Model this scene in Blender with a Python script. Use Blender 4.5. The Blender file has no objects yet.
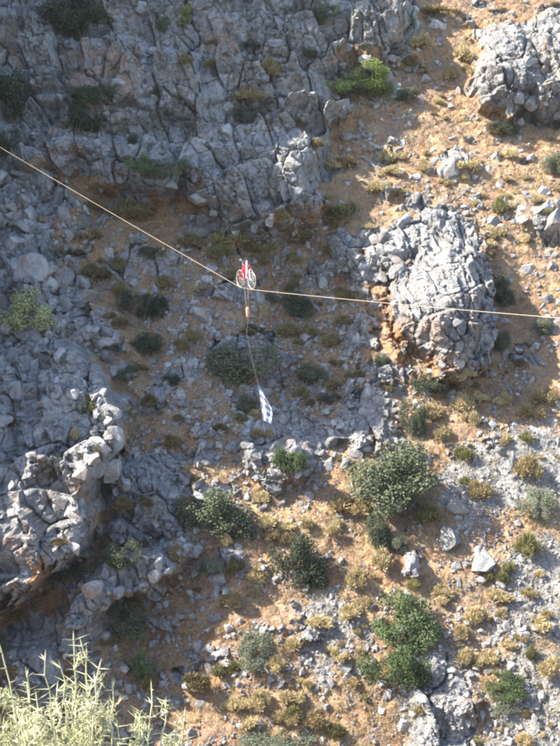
import bpy, bmesh, math, random
import numpy as np
from mathutils import Vector, Matrix, Quaternion

# ------------------------------------------------------------------ camera, sky, sun
scene = bpy.context.scene
PITCH = math.radians(-10.0)
FPX = 1100.0                      # focal length in photo pixels (560 wide)
cam_d = bpy.data.cameras.new('camera')
cam = bpy.data.objects.new('camera', cam_d)
scene.collection.objects.link(cam)
cam.location = (0, 0, 0)
cam.rotation_euler = (math.pi / 2 + PITCH, 0, 0)
cam_d.sensor_fit = 'HORIZONTAL'
cam_d.sensor_width = 36.0
cam_d.lens = 36.0 * FPX / 560.0
cam_d.clip_start = 0.05
cam_d.clip_end = 2000
cam_d.dof.use_dof = True
cam_d.dof.focus_distance = 75.0
cam_d.dof.aperture_fstop = 60.0
scene.camera = cam

SUN = Vector((-0.72, -0.10, 0.68)).normalized()
world = bpy.data.worlds.new('World')
scene.world = world
world.use_nodes = True
wn = world.node_tree
sky = wn.nodes.new('ShaderNodeTexSky')
sky.sky_type = 'NISHITA'
sky.sun_disc = False
sky.sun_elevation = math.asin(SUN.z)
sky.sun_rotation = math.atan2(SUN.x, SUN.y)
bg = wn.nodes['Background']
bg.inputs['Strength'].default_value = 0.15
wn.links.new(sky.outputs[0], bg.inputs[0])

sun_d = bpy.data.lights.new('sun', 'SUN')
sun_d.energy = 5.0
sun_d.angle = math.radians(0.53)
sun_d.color = (1.0, 0.93, 0.82)
sun = bpy.data.objects.new('sun', sun_d)
sun.rotation_euler = SUN.to_track_quat('Z', 'Y').to_euler()
scene.collection.objects.link(sun)

vs = scene.view_settings
vs.view_transform = 'Standard'
vs.look = 'None'
vs.gamma = 1.0
vs.exposure = 1.78
scene.cycles.filter_width = 2.1
scene.cycles.max_bounces = 4
scene.cycles.diffuse_bounces = 3

# ------------------------------------------------------------------ helpers
RNG = np.random.default_rng(7)
random.seed(7)
COL = scene.collection
Rv = np.array((1.0, 0, 0))
Fv = np.array((0, math.cos(PITCH), math.sin(PITCH)))
Uv = np.array((0, -math.sin(PITCH), math.cos(PITCH)))
D0, KS = 80.0, 0.70               # the slope: distance straight ahead, lean


def tag(o, label=None, cat=None, group=None, kind=None):
    if label: o['label'] = label
    if cat: o['category'] = cat
    if group: o['group'] = group
    if kind: o['kind'] = kind
    return o


def link(name, me, mat=None, parent=None):
    o = bpy.data.objects.new(name, me)
    COL.objects.link(o)
    if mat is not None and len(me.materials) == 0:
        me.materials.append(mat)
    if parent is not None:
        o.parent = parent
    return o


def empty(name, loc, rz=0.0):
    o = bpy.data.objects.new(name, None)
    o.location = loc
    o.rotation_euler = (0, 0, rz)
    o.empty_display_size = 0.2
    COL.objects.link(o)
    return o


def mesh_np(name, verts, faces, smooth=False):
    """faces: int array (n,3) or (n,4)"""
    me = bpy.data.meshes.new(name)
    verts = np.asarray(verts, np.float32)
    faces = np.asarray(faces, np.int32)
    n, k = faces.shape
    me.vertices.add(len(verts))
    me.vertices.foreach_set('co', verts.ravel())
    me.loops.add(n * k)
    me.loops.foreach_set('vertex_index', faces.ravel())
    me.polygons.add(n)
    me.polygons.foreach_set('loop_start', np.arange(0, n * k, k, dtype=np.int32))
    me.polygons.foreach_set('loop_total', np.full(n, k, np.int32))
    me.update(calc_edges=True)
    me.polygons.foreach_set('use_smooth', np.full(n, smooth, bool))
    return me


def hsh(ix, iy, seed):
    h = (ix.astype(np.int64) * 374761393 + iy.astype(np.int64) * 668265263 + seed * 144665) & 0xffffffff
    h = ((h ^ (h >> 13)) * 1274126177) & 0xffffffff
    h = ((h ^ (h >> 16)) * 2246822519) & 0xffffffff
    h = h ^ (h >> 15)
    return (h & 0xffffff).astype(np.float64) / 0x1000000


def vnoise(x, y, seed=0):
    ix, iy = np.floor(x), np.floor(y)
    fx, fy = x - ix, y - iy
    fx = fx * fx * (3 - 2 * fx); fy = fy * fy * (3 - 2 * fy)
    a = hsh(ix, iy, seed); b = hsh(ix + 1, iy, seed)
    c = hsh(ix, iy + 1, seed); d = hsh(ix + 1, iy + 1, seed)
    return (a + (b - a) * fx) * (1 - fy) + (c + (d - c) * fx) * fy - 0.5


def fbm(x, y, seed=0, octs=4, gain=0.5):
    s = 0; g = 1.0
    for i in range(octs):
        s = s + g * vnoise(x * 2 ** i + 17.3 * i, y * 2 ** i - 9.1 * i, seed + i)
        g *= gain
    return s


def voro(x, y, seed):
    ix, iy = np.floor(x), np.floor(y)
    f1 = np.full(x.shape, 9.0); f2 = f1.copy()
    cx = np.zeros_like(x); cy = np.zeros_like(x)
    for j in (-1, 0, 1):
        for i in (-1, 0, 1):
            jx, jy = ix + i, iy + j
            px = jx + 0.1 + 0.8 * hsh(jx, jy, seed); py = jy + 0.1 + 0.8 * hsh(jx, jy, seed + 1)
            d = 0.72 * np.maximum(np.abs(px - x), np.abs(py - y)) + 0.28 * np.hypot(px - x, py - y)
            n = d < f1
            f2 = np.where(n, f1, np.minimum(f2, d))
            f1 = np.where(n, d, f1)
            cx = np.where(n, px, cx); cy = np.where(n, py, cy)
    kx = np.floor(cx * 64); ky = np.floor(cy * 64)
    return f1, f2, x - cx, y - cy, hsh(kx, ky, seed + 2), hsh(kx, ky, seed + 3), hsh(kx, ky, seed + 4)


def sstep(a, b, x):
    t = np.clip((x - a) / (b - a), 0, 1)
    return t * t * (3 - 2 * t)


def sdist(poly, x, y):
    """signed distance in pixels, positive inside"""
    p = np.array(poly, float)
    best = np.full(x.shape, 1e9); ins = np.zeros(x.shape, bool)
    for (x0, y0), (x1, y1) in zip(p, np.roll(p, -1, 0)):
        ex, ey = x1 - x0, y1 - y0
        t = np.clip(((x - x0) * ex + (y - y0) * ey) / (ex * ex + ey * ey), 0, 1)
        best = np.minimum(best, np.hypot(x - x0 - t * ex, y - y0 - t * ey))
        c = (y0 <= y) != (y1 <= y)
        if ey != 0:
            ins ^= c & (x < x0 + (y - y0) * ex / ey)
    return np.where(ins, best, -best)


# ------------------------------------------------------------------ materials
def new_mat(name):
    m = bpy.data.materials.new(name)
    m.use_nodes = True
    nt = m.node_tree
    for n in list(nt.nodes):
        nt.nodes.remove(n)
    out = nt.nodes.new('ShaderNodeOutputMaterial')
    b = nt.nodes.new('ShaderNodeBsdfPrincipled')
    b.inputs['Specular IOR Level'].default_value = 0.2
    b.inputs['Roughness'].default_value = 0.9
    nt.links.new(b.outputs[0], out.inputs[0])
    return m, nt, b


class NT:
    """small node-building shorthand"""
    def __init__(s, nt):
        s.nt = nt
        s.geo = nt.nodes.new('ShaderNodeNewGeometry')

    def L(s, a, b): s.nt.links.new(a, b)

    def noise(s, scale, detail=4, rough=0.6, stretch=None, w=0.0, coord=None):
        n = s.nt.nodes.new('ShaderNodeTexNoise')
        n.inputs['Scale'].default_value = scale
        n.inputs['Detail'].default_value = detail
        n.inputs['Roughness'].default_value = rough
        mp = s.nt.nodes.new('ShaderNodeMapping')
        mp.inputs['Location'].default_value = (w, w * 1.7, -w)
        if stretch: mp.inputs['Scale'].default_value = stretch
        s.L(coord or s.geo.outputs['Position'], mp.inputs[0])
        s.L(mp.outputs[0], n.inputs['Vector'])
        return n.outputs['Fac']

    def voro(s, scale, feature='F1', out='Distance'):
        n = s.nt.nodes.new('ShaderNodeTexVoronoi')
        n.feature = feature
        n.inputs['Scale'].default_value = scale
        s.L(s.geo.outputs['Position'], n.inputs['Vector'])
        return n.outputs[out]

    def ramp(s, fac, pts):
        r = s.nt.nodes.new('ShaderNodeValToRGB')
        e = r.color_ramp.elements
        while len(e) < len(pts): e.new(0.5)
        for i, (p, c) in enumerate(pts):
            e[i].position = p
            e[i].color = (c, c, c, 1) if not hasattr(c, '__len__') else (*c, 1)
        s.L(fac, r.inputs[0])
        return r.outputs[0]

    def mix(s, fac, a, b, mode='MIX'):
        m = s.nt.nodes.new('ShaderNodeMix')
        m.data_type = 'RGBA'; m.blend_type = mode
        for sock, v in ((m.inputs[0], fac), (m.inputs[6], a), (m.inputs[7], b)):
            if hasattr(v, 'is_linked'): s.L(v, sock)
            elif hasattr(v, '__len__'): sock.default_value = (*v, 1)
            else: sock.default_value = v
        return m.outputs[2]

    def math(s, op, a, b=0.0):
        m = s.nt.nodes.new('ShaderNodeMath'); m.operation = op
        for sock, v in ((m.inputs[0], a), (m.inputs[1], b)):
            if hasattr(v, 'is_linked'): s.L(v, sock)
            else: sock.default_value = v
        return m.outputs[0]

    def attr(s, name):
        a = s.nt.nodes.new('ShaderNodeAttribute'); a.attribute_name = name
        return a.outputs['Fac']

    def facet(s, scale, warp=0.25):
        """height of small randomly tilted planes with joints between them"""
        nz = s.nt.nodes.new('ShaderNodeTexNoise'); nz.inputs['Scale'].default_value = scale * 0.8; nz.inputs['Detail'].default_value = 3
        s.L(s.geo.outputs['Position'], nz.inputs['Vector'])
        def vm(op, a, b):
            m = s.nt.nodes.new('ShaderNodeVectorMath'); m.operation = op
            for sock, v in ((m.inputs[0], a), (m.inputs[1], b)):
                if hasattr(v, 'is_linked'): s.L(v, sock)
                else: sock.default_value = v
            return m
        off = vm('MULTIPLY', vm('SUBTRACT', nz.outputs['Color'], (0.5, 0.5, 0.5)).outputs[0], (warp / scale * 4,) * 3).outputs[0]
        p = vm('ADD', s.geo.outputs['Position'], off).outputs[0]
        v = s.nt.nodes.new('ShaderNodeTexVoronoi'); v.inputs['Scale'].default_value = scale
        s.L(p, v.inputs['Vector'])
        d = vm('SUBTRACT', p, v.outputs['Position']).outputs[0]
        t = vm('SUBTRACT', v.outputs['Color'], (0.5, 0.5, 0.5)).outputs[0]
        return s.math('ADD', vm('DOT_PRODUCT', d, t).outputs['Value'], s.math('MULTIPLY', v.outputs['Distance'], -0.35 / scale))

    def bump(s, h, bsdf, strength, dist):
        b = s.nt.nodes.new('ShaderNodeBump')
        b.inputs['Strength'].default_value = strength
        b.inputs['Distance'].default_value = dist
        s.L(h, b.inputs['Height'])
        s.L(b.outputs[0], bsdf.inputs['Normal'])


def rock_colour(k, rnd=None):
    base = k.ramp(k.noise(0.55, 5, 0.65), [(0.30, (0.255, 0.255, 0.26)), (0.5, (0.355, 0.35, 0.345)), (0.70, (0.45, 0.44, 0.42))])
    fine = k.ramp(k.noise(5.0, 4, 0.7, w=3.0), [(0.3, 0.55), (0.55, 1.0), (0.75, 1.12)])
    c = k.mix(0.75, base, fine, 'MULTIPLY')
    lich = k.ramp(k.noise(1.6, 5, 0.7, stretch=(1.6, 1.6, 0.5), w=9.0), [(0.50, 0.0), (0.64, 1.0)])
    c = k.mix(k.math('MULTIPLY', lich, 0.42), c, (0.115, 0.118, 0.125))
    wt = k.ramp(k.noise(0.9, 5, 0.6, stretch=(1.6, 1.6, 0.22), w=40.0), [(0.52, 0.0), (0.63, 1.0)])
    c = k.mix(k.math('MULTIPLY', wt, 0.45), c, (0.135, 0.135, 0.14))
    st = k.ramp(k.noise(0.35, 4, 0.65, stretch=(1.3, 1.3, 0.6), w=21.0), [(0.54, 0.0), (0.68, 1.0)])
    c = k.mix(k.math('MULTIPLY', st, 0.45), c, (0.40, 0.255, 0.16))
    if rnd is not None:
        c = k.mix(1.0, c, k.ramp(rnd, [(0.0, 0.62), (0.5, 1.0), (1.0, 1.25)]), 'MULTIPLY')
    return c


def soil_colour(k):
    c = k.ramp(k.noise(0.30, 6, 0.7, w=5.0), [(0.33, (0.205, 0.120, 0.075)), (0.5, (0.36, 0.212, 0.120)), (0.66, (0.465, 0.312, 0.188))])
    straw = k.ramp(k.noise(0.75, 5, 0.75, w=14.0), [(0.48, 0.0), (0.62, 1.0)])
    c = k.mix(k.math('MULTIPLY', straw, 0.6), c, (0.47, 0.35, 0.18))
    gb = k.ramp(k.noise(0.5, 5, 0.7, w=51.0), [(0.46, 0.0), (0.62, 1.0)])
    c = k.mix(k.math('MULTIPLY', gb, 0.6), c, (0.235, 0.19, 0.155))
    fine = k.ramp(k.noise(7.0, 4, 0.75, w=2.0), [(0.3, 0.6), (0.55, 1.0), (0.75, 1.25)])
    c = k.mix(0.8, c, fine, 'MULTIPLY')
    peb = k.ramp(k.voro(5.5), [(0.16, 1.0), (0.24, 0.0)])
    pm = k.ramp(k.noise(0.9, 4, 0.7, w=31.0), [(0.42, 0.0), (0.58, 1.0)])
    c = k.mix(k.math('MULTIPLY', k.math('MULTIPLY', peb, pm), 0.8), c, (0.43, 0.41, 0.385))
    return c


def mat_ground():
    m, nt, b = new_mat('hillside_soil_and_limestone')
    k = NT(nt)
    soil = k.attr('soil'); scree = k.attr('scree'); stain_sun = k.attr('stain_sun')
    rc = rock_colour(k)
    rc = k.mix(stain_sun, rc, (0.42, 0.235, 0.125))
    sc = soil_colour(k)
    gv = k.ramp(k.voro(7.0, out='Color'), [(0.0, (0.20, 0.197, 0.19)), (1.0, (0.40, 0.385, 0.365))])
    sm = k.ramp(k.math('ADD', scree, k.math('MULTIPLY', k.math('SUBTRACT', k.noise(1.3, 5, 0.7, w=8), 0.5), 1.5)), [(0.44, 0.0), (0.56, 1.0)])
    sc = k.mix(sm, sc, gv)
    ed = k.ramp(k.math('ADD', soil, k.math('MULTIPLY', k.math('SUBTRACT', k.noise(1.8, 5, 0.7, w=4), 0.5), 0.9)), [(0.40, 0.0), (0.60, 1.0)])
    c = k.mix(ed, rc, sc)
    k.L(c, b.inputs['Base Color'])
    h = k.math('ADD', k.math('MULTIPLY', k.noise(2.6, 7, 0.72), 0.28), k.math('MULTIPLY', k.noise(9.0, 4, 0.7), 0.08))
    h = k.math('ADD', h, k.math('MULTIPLY', k.facet(1.5), 1.3))
    h = k.math('ADD', h, k.math('MULTIPLY', k.facet(4.2), 0.8))
    k.bump(h, b, 1.0, 1.0)
    return m


def mat_rock():
    m, nt, b = new_mat('limestone_rock')
    k = NT(nt)
    rnd = k.math('FRACT', k.math('ADD', k.geo.outputs['Random Per Island'], nt.nodes.new('ShaderNodeObjectInfo').outputs['Random']))
    k.L(rock_colour(k, rnd), b.inputs['Base Color'])
    k.bump(k.noise(4.0, 7, 0.72), b, 0.9, 0.2)
    return m


def mat_leaf(name, ca, cb, transl=0.25):
    m, nt, b = new_mat(name)
    k = NT(nt)
    oi = nt.nodes.new('ShaderNodeObjectInfo')
    n = k.math('ADD', k.math('MULTIPLY', k.noise(1.6, 3, 0.6), 0.7), k.math('MULTIPLY', k.geo.outputs['Random Per Island'], 0.35))
    n = k.math('ADD', n, k.math('MULTIPLY', k.math('SUBTRACT', oi.outputs['Random'], 0.5), 0.6))
    c = k.ramp(n, [(0.25, ca), (0.75, cb)])
    k.L(c, b.inputs['Base Color'])
    b.inputs['Roughness'].default_value = 0.75
    tr = nt.nodes.new('ShaderNodeBsdfTranslucent')
    k.L(c, tr.inputs[0])
    mx = nt.nodes.new('ShaderNodeMixShader'); mx.inputs[0].default_value = transl
    out = [q for q in nt.nodes if q.type == 'OUTPUT_MATERIAL'][0]
    k.L(b.outputs[0], mx.inputs[1]); k.L(tr.outputs[0], mx.inputs[2]); k.L(mx.outputs[0], out.inputs[0])
    return m


def mat_plain(name, col, rough=0.6, metal=0.0, var=0.12, spec=0.4):
    m, nt, b = new_mat(name)
    k = NT(nt)
    f = k.ramp(k.noise(14.0, 4, 0.6), [(0.3, tuple(v * (1 - var) for v in col)), (0.7, tuple(min(1, v * (1 + var)) for v in col))])
    k.L(f, b.inputs['Base Color'])
    b.inputs['Roughness'].default_value = rough
    b.inputs['Metallic'].default_value = metal
    b.inputs['Specular IOR Level'].default_value = spec
    return m


M_GROUND = mat_ground()
M_ROCK = mat_rock()
M_LEAF = {
    'dark': mat_leaf('leaf_dark_evergreen', (0.042, 0.054, 0.032), (0.125, 0.142, 0.085), 0.15),
    'green': mat_leaf('leaf_mid_green', (0.052, 0.078, 0.032), (0.125, 0.165, 0.072), 0.15),
    'grey': mat_leaf('leaf_grey_green', (0.10, 0.115, 0.075), (0.20, 0.215, 0.15)),
    'bright': mat_leaf('leaf_fresh_green', (0.13, 0.18, 0.045), (0.29, 0.35, 0.11)),
    'pale': mat_leaf('leaf_sunlit_yellow_green', (0.26, 0.28, 0.11), (0.50, 0.50, 0.25)),  # sunlight on the talus bush, put into its leaf colour
    'olive': mat_leaf('leaf_olive', (0.14, 0.135, 0.055), (0.28, 0.26, 0.11)),
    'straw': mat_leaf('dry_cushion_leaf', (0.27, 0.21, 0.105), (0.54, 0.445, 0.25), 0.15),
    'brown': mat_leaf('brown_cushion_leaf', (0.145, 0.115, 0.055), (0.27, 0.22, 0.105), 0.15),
}
M_BARK = mat_plain('grey_bark', (0.12, 0.095, 0.075), 0.9)

# ------------------------------------------------------------------ the terrain as one field
# where the photograph shows bare limestone (picture pixels of the 560 x 746 photograph)
POLY = {
    'top_cliff': [(-700, -600), (395, -600), (405, -30), (422, 20), (412, 55), (388, 68), (352, 62), (330, 82), (352, 112), (330, 128),
                  (322, 170), (330, 205), (282, 232), (225, 222), (190, 196), (140, 200), (96, 176), (50, 172), (-60, 178), (-700, 200)],
    'talus': [(-700, 200), (-60, 178), (50, 172), (80, 205), (92, 245), (74, 285), (108, 320), (128, 352), (60, 345), (-60, 330), (-700, 330)],
    'left_cliff': [(-700, 340), (-40, 336), (30, 330), (78, 340), (112, 378), (128, 410), (122, 452), (104, 470), (100, 505), (92, 545), (70, 562),
                   (40, 590), (0, 612), (-60, 630), (-700, 660)],
    'rock_ledge': [(68, 618), (82, 578), (112, 552), (150, 548), (180, 535), (196, 548), (178, 570), (150, 586), (112, 600), (92, 622)],
    'buttress': [(446, 196), (466, 214), (482, 248), (492, 285), (494, 330), (484, 372), (462, 382), (436, 372), (410, 348), (392, 330), (384, 300),
                 (398, 272), (412, 262), (424, 232)],
    'crag': [(478, 36), (500, 28), (530, 18), (560, 0), (700, -30), (900, 60), (700, 120), (560, 124), (535, 112), (506, 118), (482, 108), (470, 88), (480, 62)],
}
ROCKY = {   # smaller low outcrops that stay part of the slope
    'a': [(326, 236), (340, 228), (362, 240), (372, 270), (378, 296), (358, 292), (338, 270)],
    'b': [(240, 432), (268, 424), (300, 440), (322, 452), (306, 480), (262, 486), (244, 462)],
    'c': [(370, 262), (392, 240), (404, 262), (388, 300), (392, 338), (412, 366), (396, 374), (378, 330), (364, 300)],
    'd': [(404, 664), (436, 652), (462, 672), (480, 700), (470, 760), (408, 760), (420, 710)],
    'e': [(340, 420), (372, 412), (396, 426), (390, 450), (352, 452)],
    'f': [(356, 356), (400, 350), (408, 378), (372, 392)],
    'g': [(-40, 640), (60, 640), (70, 700), (30, 760), (-60, 760)],
    'h': [(440, 156), (462, 150), (476, 166), (462, 178), (440, 172)],
    'k': [(352, 244), (392, 226), (428, 206), (446, 202), (430, 246), (398, 272), (372, 264)],
    'i': [(520, 196), (560, 200), (600, 190), (600, 240), (552, 246), (516, 226)],
    'j': [(112, 455), (150, 470), (182, 500), (180, 535), (130, 545), (104, 540)],
}
SCREE = [
    [(440, 470), (470, 440), (520, 424), (600, 420), (600, 520), (552, 500), (500, 500), (480, 530), (446, 520)],
    [(506, 560), (540, 530), (600, 520), (600, 640), (560, 640), (520, 640), (490, 636)],
    [(400, 660), (450, 636), (480, 690), (470, 800), (400, 800)],
    [(520, 640), (600, 650), (600, 800), (470, 800), (490, 720)],
    [(300, 600), (350, 590), (372, 630), (330, 680), (300, 660)],
    [(340, 400), (400, 390), (396, 440), (350, 440)],
]
STAIN_SUN = [[(380, 318), (400, 322), (414, 352), (404, 372), (386, 356)], [(28, 560), (44, 560), (44, 590), (30, 590)],
         [(366, 284), (386, 290), (392, 318), (374, 314)], [(412, 350), (440, 362), (448, 376), (420, 378)],
         [(150, 428), (190, 420), (204, 446), (168, 452)], [(142, 294), (176, 290), (178, 308), (150, 308)]]  # these two: warm sunlit patches put into the rock colour


def base_depth_v(v):               # v = slope of the ray upwards; the plain slope's depth along it
    return D0 / (1 - KS * v)


def dense(lo, hi, step, far_lo, far_hi):
    core = np.arange(lo, hi + step / 2, step)
    def grow(n_to, start, sgn):
        out = []; s = step; p = start
        while sgn * (n_to - p) > 0:
            s *= 1.22; p = p + sgn * s; out.append(p)
        return out
    return np.array(grow(far_lo, lo, -1)[::-1] + list(core) + grow(far_hi, hi, 1))


STEP = 0.88
gx = dense(-16, 576, STEP, -900, 1500)
gy = dense(-16, 762, STEP, -560, 1150)
NX, NY = len(gx), len(gy)
PX0, PY0 = np.meshgrid(gx, gy)
UU = (PX0 - 280) / FPX; VV = (373 - PY0) / FPX
DB = base_depth_v(VV)
AA, BB = UU * DB, VV * DB


def macro(x, y):
    """broad relief towards the viewer, metres, at picture position x, y"""
    s = {n: sdist(p, x, y) for n, p in POLY.items()}
    wob = fbm(x / 26, y / 26, 50, 3) * 16
    jag = fbm(x / 13, y / 18, 57, 4, 0.6) * 22
    m = 0.8 * fbm(x / 190, y / 190, 11, 3)
    m = m - 3.6 * np.exp(-((x - 300) / 75) ** 2 - ((y - 330) / 105) ** 2)
    m = m - 1.6 * np.exp(-((x - 150) / 45) ** 2 - ((y - 650) / 90) ** 2)
    m = m - 1.5 * np.exp(-((x - 525) / 35) ** 2 - ((y - 330) / 60) ** 2)
    m = m + 4.2 * sstep(-16, 26, s['top_cliff'] + wob)
    # ledges across the upper cliff
    for (x0, y0, x1, y1, hgt) in ((60, 40, 210, 130, 1.6), (0, 100, 330, 150, -1.2), (180, 130, 330, 230, 0.5), (-40, 0, 60, 90, 1.2), (30, 150, 190, 200, 1.3)):
        m = m + hgt * sstep(0, 14, np.minimum.reduce([x - x0, x1 - x, y - y0, y1 - y]) + wob)
    m = m + 3.0 * sstep(-30, 30, s['talus'])
    # outcrops on a slope are flush at the top and stand proud at the foot
    m = m + 6.8 * sstep(-7, 13, s['left_cliff'] + wob * 0.4 + jag * 0.35) * np.clip((y - 300 + 0.5 * wob) / 150, 0.22, 1)
    m = m + 3.2 * sstep(-4, 8, s['rock_ledge'] + wob * 0.2)
    sb = s['buttress'] + 2 + jag * 0.55
    m = m + (3.4 * sstep(-3, 9, sb) + 2.6 * sstep(2, 34, s['buttress'] + 0.5 * wob)) * np.clip((y - 196 + 0.6 * wob) / 105, 0.12, 1) ** 0.9
    sc_ = s['crag'] + 2 + jag * 0.6
    m = m + (2.6 * sstep(-3, 9, sc_) + 1.8 * sstep(2, 34, s['crag'] + 0.5 * wob)) * np.clip((y - 6 + 0.7 * wob) / 70, 0.12, 1)
    for n, h in (('a', 1.6), ('b', 1.5), ('c', 0.7), ('d', 1.2), ('e', 0.9), ('f', 1.2), ('g', 1.5), ('h', 1.0), ('i', 1.4), ('j', 1.2), ('k', 1.3)):
        m = m + h * sstep(-8, 14, sdist(ROCKY[n], x, y) + wob * 0.5)
    return m, s


# the relief brings things nearer, which spreads them in the picture: settle the masks where they end up
PXA, PYA = PX0.copy(), PY0.copy()
for _ in range(3):
    MAC, SD = macro(PXA, PYA)
    q = DB / (DB - MAC)
    PXA = 280 + (PX0 - 280) * q
    PYA = 373 + (PY0 - 373) * q

wob2 = fbm(PXA / 9, PYA / 9, 90, 3) * 12
rk = np.maximum.reduce([sstep(-5, 5, SD[n] + wob2) for n in SD] + [0.9 * sstep(-5, 6, sdist(p, PXA, PYA) + wob2) for p in ROCKY.values()])
# soil pockets in the cliffs, stone ribs in the soil
rk = rk * (1 - 0.75 * sstep(0.16, 0.32, fbm(AA / 5.5, BB / 3.2, 33, 4)) * (SD['top_cliff'] < 18) * (SD['left_cliff'] < 8) * (SD['buttress'] < 5) * (SD['crag'] < 8))
gul = np.exp(-((PXA - 270) / 105) ** 2 - ((PYA - 370) / 95) ** 2) + np.exp(-((PXA - 150) / 50) ** 2 - ((PYA - 500) / 90) ** 2)
rib = sstep(0.10, 0.26, fbm(AA / 3.0, BB / 2.0, 71, 4) - 0.05 + 0.15 * gul - 0.16 * sstep(380, 430, PXA) - 0.15 * sstep(430, 480, PYA) * (PXA > 200))
rk = np.maximum(rk, 0.8 * rib)
scree = 0.8 * np.maximum.reduce([sstep(-14, 14, sdist(p, PXA, PYA) + 2 * wob2) for p in SCREE])
WEAK = [[(66, 48), (136, 52), (134, 92), (70, 86)], [(28, 146), (80, 152), (70, 172), (24, 166)], [(-10, 16), (22, 22), (20, 62), (-10, 60)], [(200, 20), (230, 30), (236, 60), (208, 50)], [(84, 480), (104, 500), (96, 540), (80, 520)], [(420, 352), (480, 360), (470, 384), (424, 380)]]
stain_sun = 0.0 * PXA
for p in WEAK:
    stain_sun = np.maximum(stain_sun, 0.42 * sstep(-8, 8, sdist(p, PXA, PYA) + 2 * wob2))
stain_sun = np.maximum.reduce([stain_sun] + [sstep(-5, 5, sdist(p, PXA, PYA) + wob2) for p in STAIN_SUN])

# fractured limestone: tilted blocks at several sizes, joints cut between them
wx = AA + 0.28 * fbm(AA / 2.3, BB / 2.3, 5, 3); wy = BB + 0.28 * fbm(AA / 2.3, BB / 2.3, 6, 3)
rot = math.radians(18)
rx, ry = wx * math.cos(rot) + wy * math.sin(rot), -wx * math.sin(rot) + wy * math.cos(rot)


def blocks(sx, sy, seed, off, tilt, crack, cw, steep):
    f1, f2, dx, dy, h1, h2, h3 = voro(rx / sx, ry / sy, seed)
    z = (h1 - 0.5) * off + tilt * (h2 - 0.5) * dx * sx + (tilt * (h3 - 0.5) + steep) * dy * sy
    e = np.clip((f2 - f1) / cw, 0, 1)
    crack = crack * np.clip(0.75 + 1.8 * fbm(AA / (sx * 1.3), BB / (sy * 1.3), seed + 9, 2), 0.05, 1.25)
    return z - crack * (1 - e) ** 1.6


R1 = blocks(2.5, 4.2, 101, 2.0, 1.0, 1.2, 0.075, 0.34)
R2 = blocks(1.15, 1.7, 202, 0.62, 1.2, 0.55, 0.085, 0.28)
R3 = blocks(0.50, 0.62, 303, 0.20, 1.2, 0.17, 0.15, 0.12)
# beds: each layer stands steep, then steps back
bed = (BB + 0.10 * AA + 1.6 * fbm(AA / 7, BB / 9, 15, 3)) / 2.3
bi = np.floor(bed); bf = bed - bi
BEDS = (bf - 0.5) * 2.3 * 0.62 * (0.4 + 0.9 * hsh(bi, np.floor(AA / 9 + hsh(bi, bi * 0, 4) * 7), 16))
big = sstep(-0.22, 0.12, fbm(AA / 5, BB / 6, 44, 3)) * 1.15
but = np.clip(SD['buttress'] / 10, 0, 1)
big = np.maximum(big * (1 - but), 0.75 * but)        # in places the rock is one smooth face
for (ex, ey, ea, eb) in ((102, 72, 46, 26), (222, 28, 34, 40), (80, 500, 34, 56), (302, 84, 30, 26), (206, 92, 30, 30), (150, 90, 26, 30), (24, 520, 30, 50), (150, 568, 40, 20),
                         (400, 40, 20, 40), (-400, 250, 30, 40)):
    big = np.maximum(big, 1.45 * sstep(1.15, 0.6, np.hypot((PXA - ex) / ea, (PYA - ey) / eb)))
blk = R1 * (0.85 - 0.3 * but) + BEDS * (0.85 - 0.5 * np.clip(SD['buttress'] / 10, 0, 1)) + R2 * (1.0 - 0.35 * big) + R3 * (1.0 - 0.5 * big)
flute = np.clip(SD['buttress'] / 14, 0, 1) * (0.5 - np.abs(fbm(AA / 0.55 + 0.15 * BB, BB / 3.5, 88, 3))) * 0.55
grit = 0.16 * fbm(AA / 0.5, BB / 0.5, 8, 4, 0.6)
soil_rel = 0.45 * fbm(AA / 2.6, BB / 2.0, 9, 4) + 0.4 * (R3 + 0.05) * (0.4 + rib) + 0.5 * grit
inside = np.clip(np.maximum.reduce([SD[n] for n in SD]) / 12, 0, 1)
DISP = MAC + rk * (0.72 + 0.28 * inside) * blk + rk * grit + flute * rk + (1 - rk) * soil_rel + 0.25 * rk
P = (AA[..., None] * Rv + BB[..., None] * Uv + (DB - DISP)[..., None] * Fv)
SOIL = 1 - rk


def sample(field, x, y):
    ix = np.clip(np.searchsorted(gx, x) - 1, 0, NX - 2); iy = np.clip(np.searchsorted(gy, y) - 1, 0, NY - 2)
    fx = np.clip((x - gx[ix]) / (gx[ix + 1] - gx[ix]), 0, 1); fy = np.clip((y - gy[iy]) / (gy[iy + 1] - gy[iy]), 0, 1)
    a = field[iy, ix]; b = field[iy, ix + 1]; c = field[iy + 1, ix]; d = field[iy + 1, ix + 1]
    return (a * (1 - fx) + b * fx) * (1 - fy) + (c * (1 - fx) + d * fx) * fy


def on_slope(x, y):
    """world points of the terrain seen at photo pixels x, y"""
    x = np.atleast_1d(np.asarray(x, float)); y = np.atleast_1d(np.asarray(y, float))
    qx, qy = x.copy(), y.copy()
    for _ in range(6):
        dsp = sample(DISP, qx, qy); db = base_depth_v((373 - qy) / FPX)
        k = (db - dsp) / db
        qx = 280 + (x - 280) * k; qy = 373 + (y - 373) * k
    db = base_depth_v((373 - qy) / FPX); dsp = sample(DISP, qx, qy)
    a = (qx - 280) / FPX * db; b = (373 - qy) / FPX * db
    return a[:, None] * Rv + b[:, None] * Uv + (db - dsp)[:, None] * Fv


# region of every face: 0 = slope, 1.. = a named rock mass
names = list(POLY)
REG = np.zeros(PX0.shape, int)
bestsd = np.full(PX0.shape, -2.0)
for i, n in enumerate(names):
    if n == 'talus':
        continue
    sdn = SD[n] + wob2 * 0.5
    up = sdn > bestsd
    REG = np.where(up & (sdn > -2), i + 1, REG); bestsd = np.where(up, sdn, bestsd)

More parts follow.
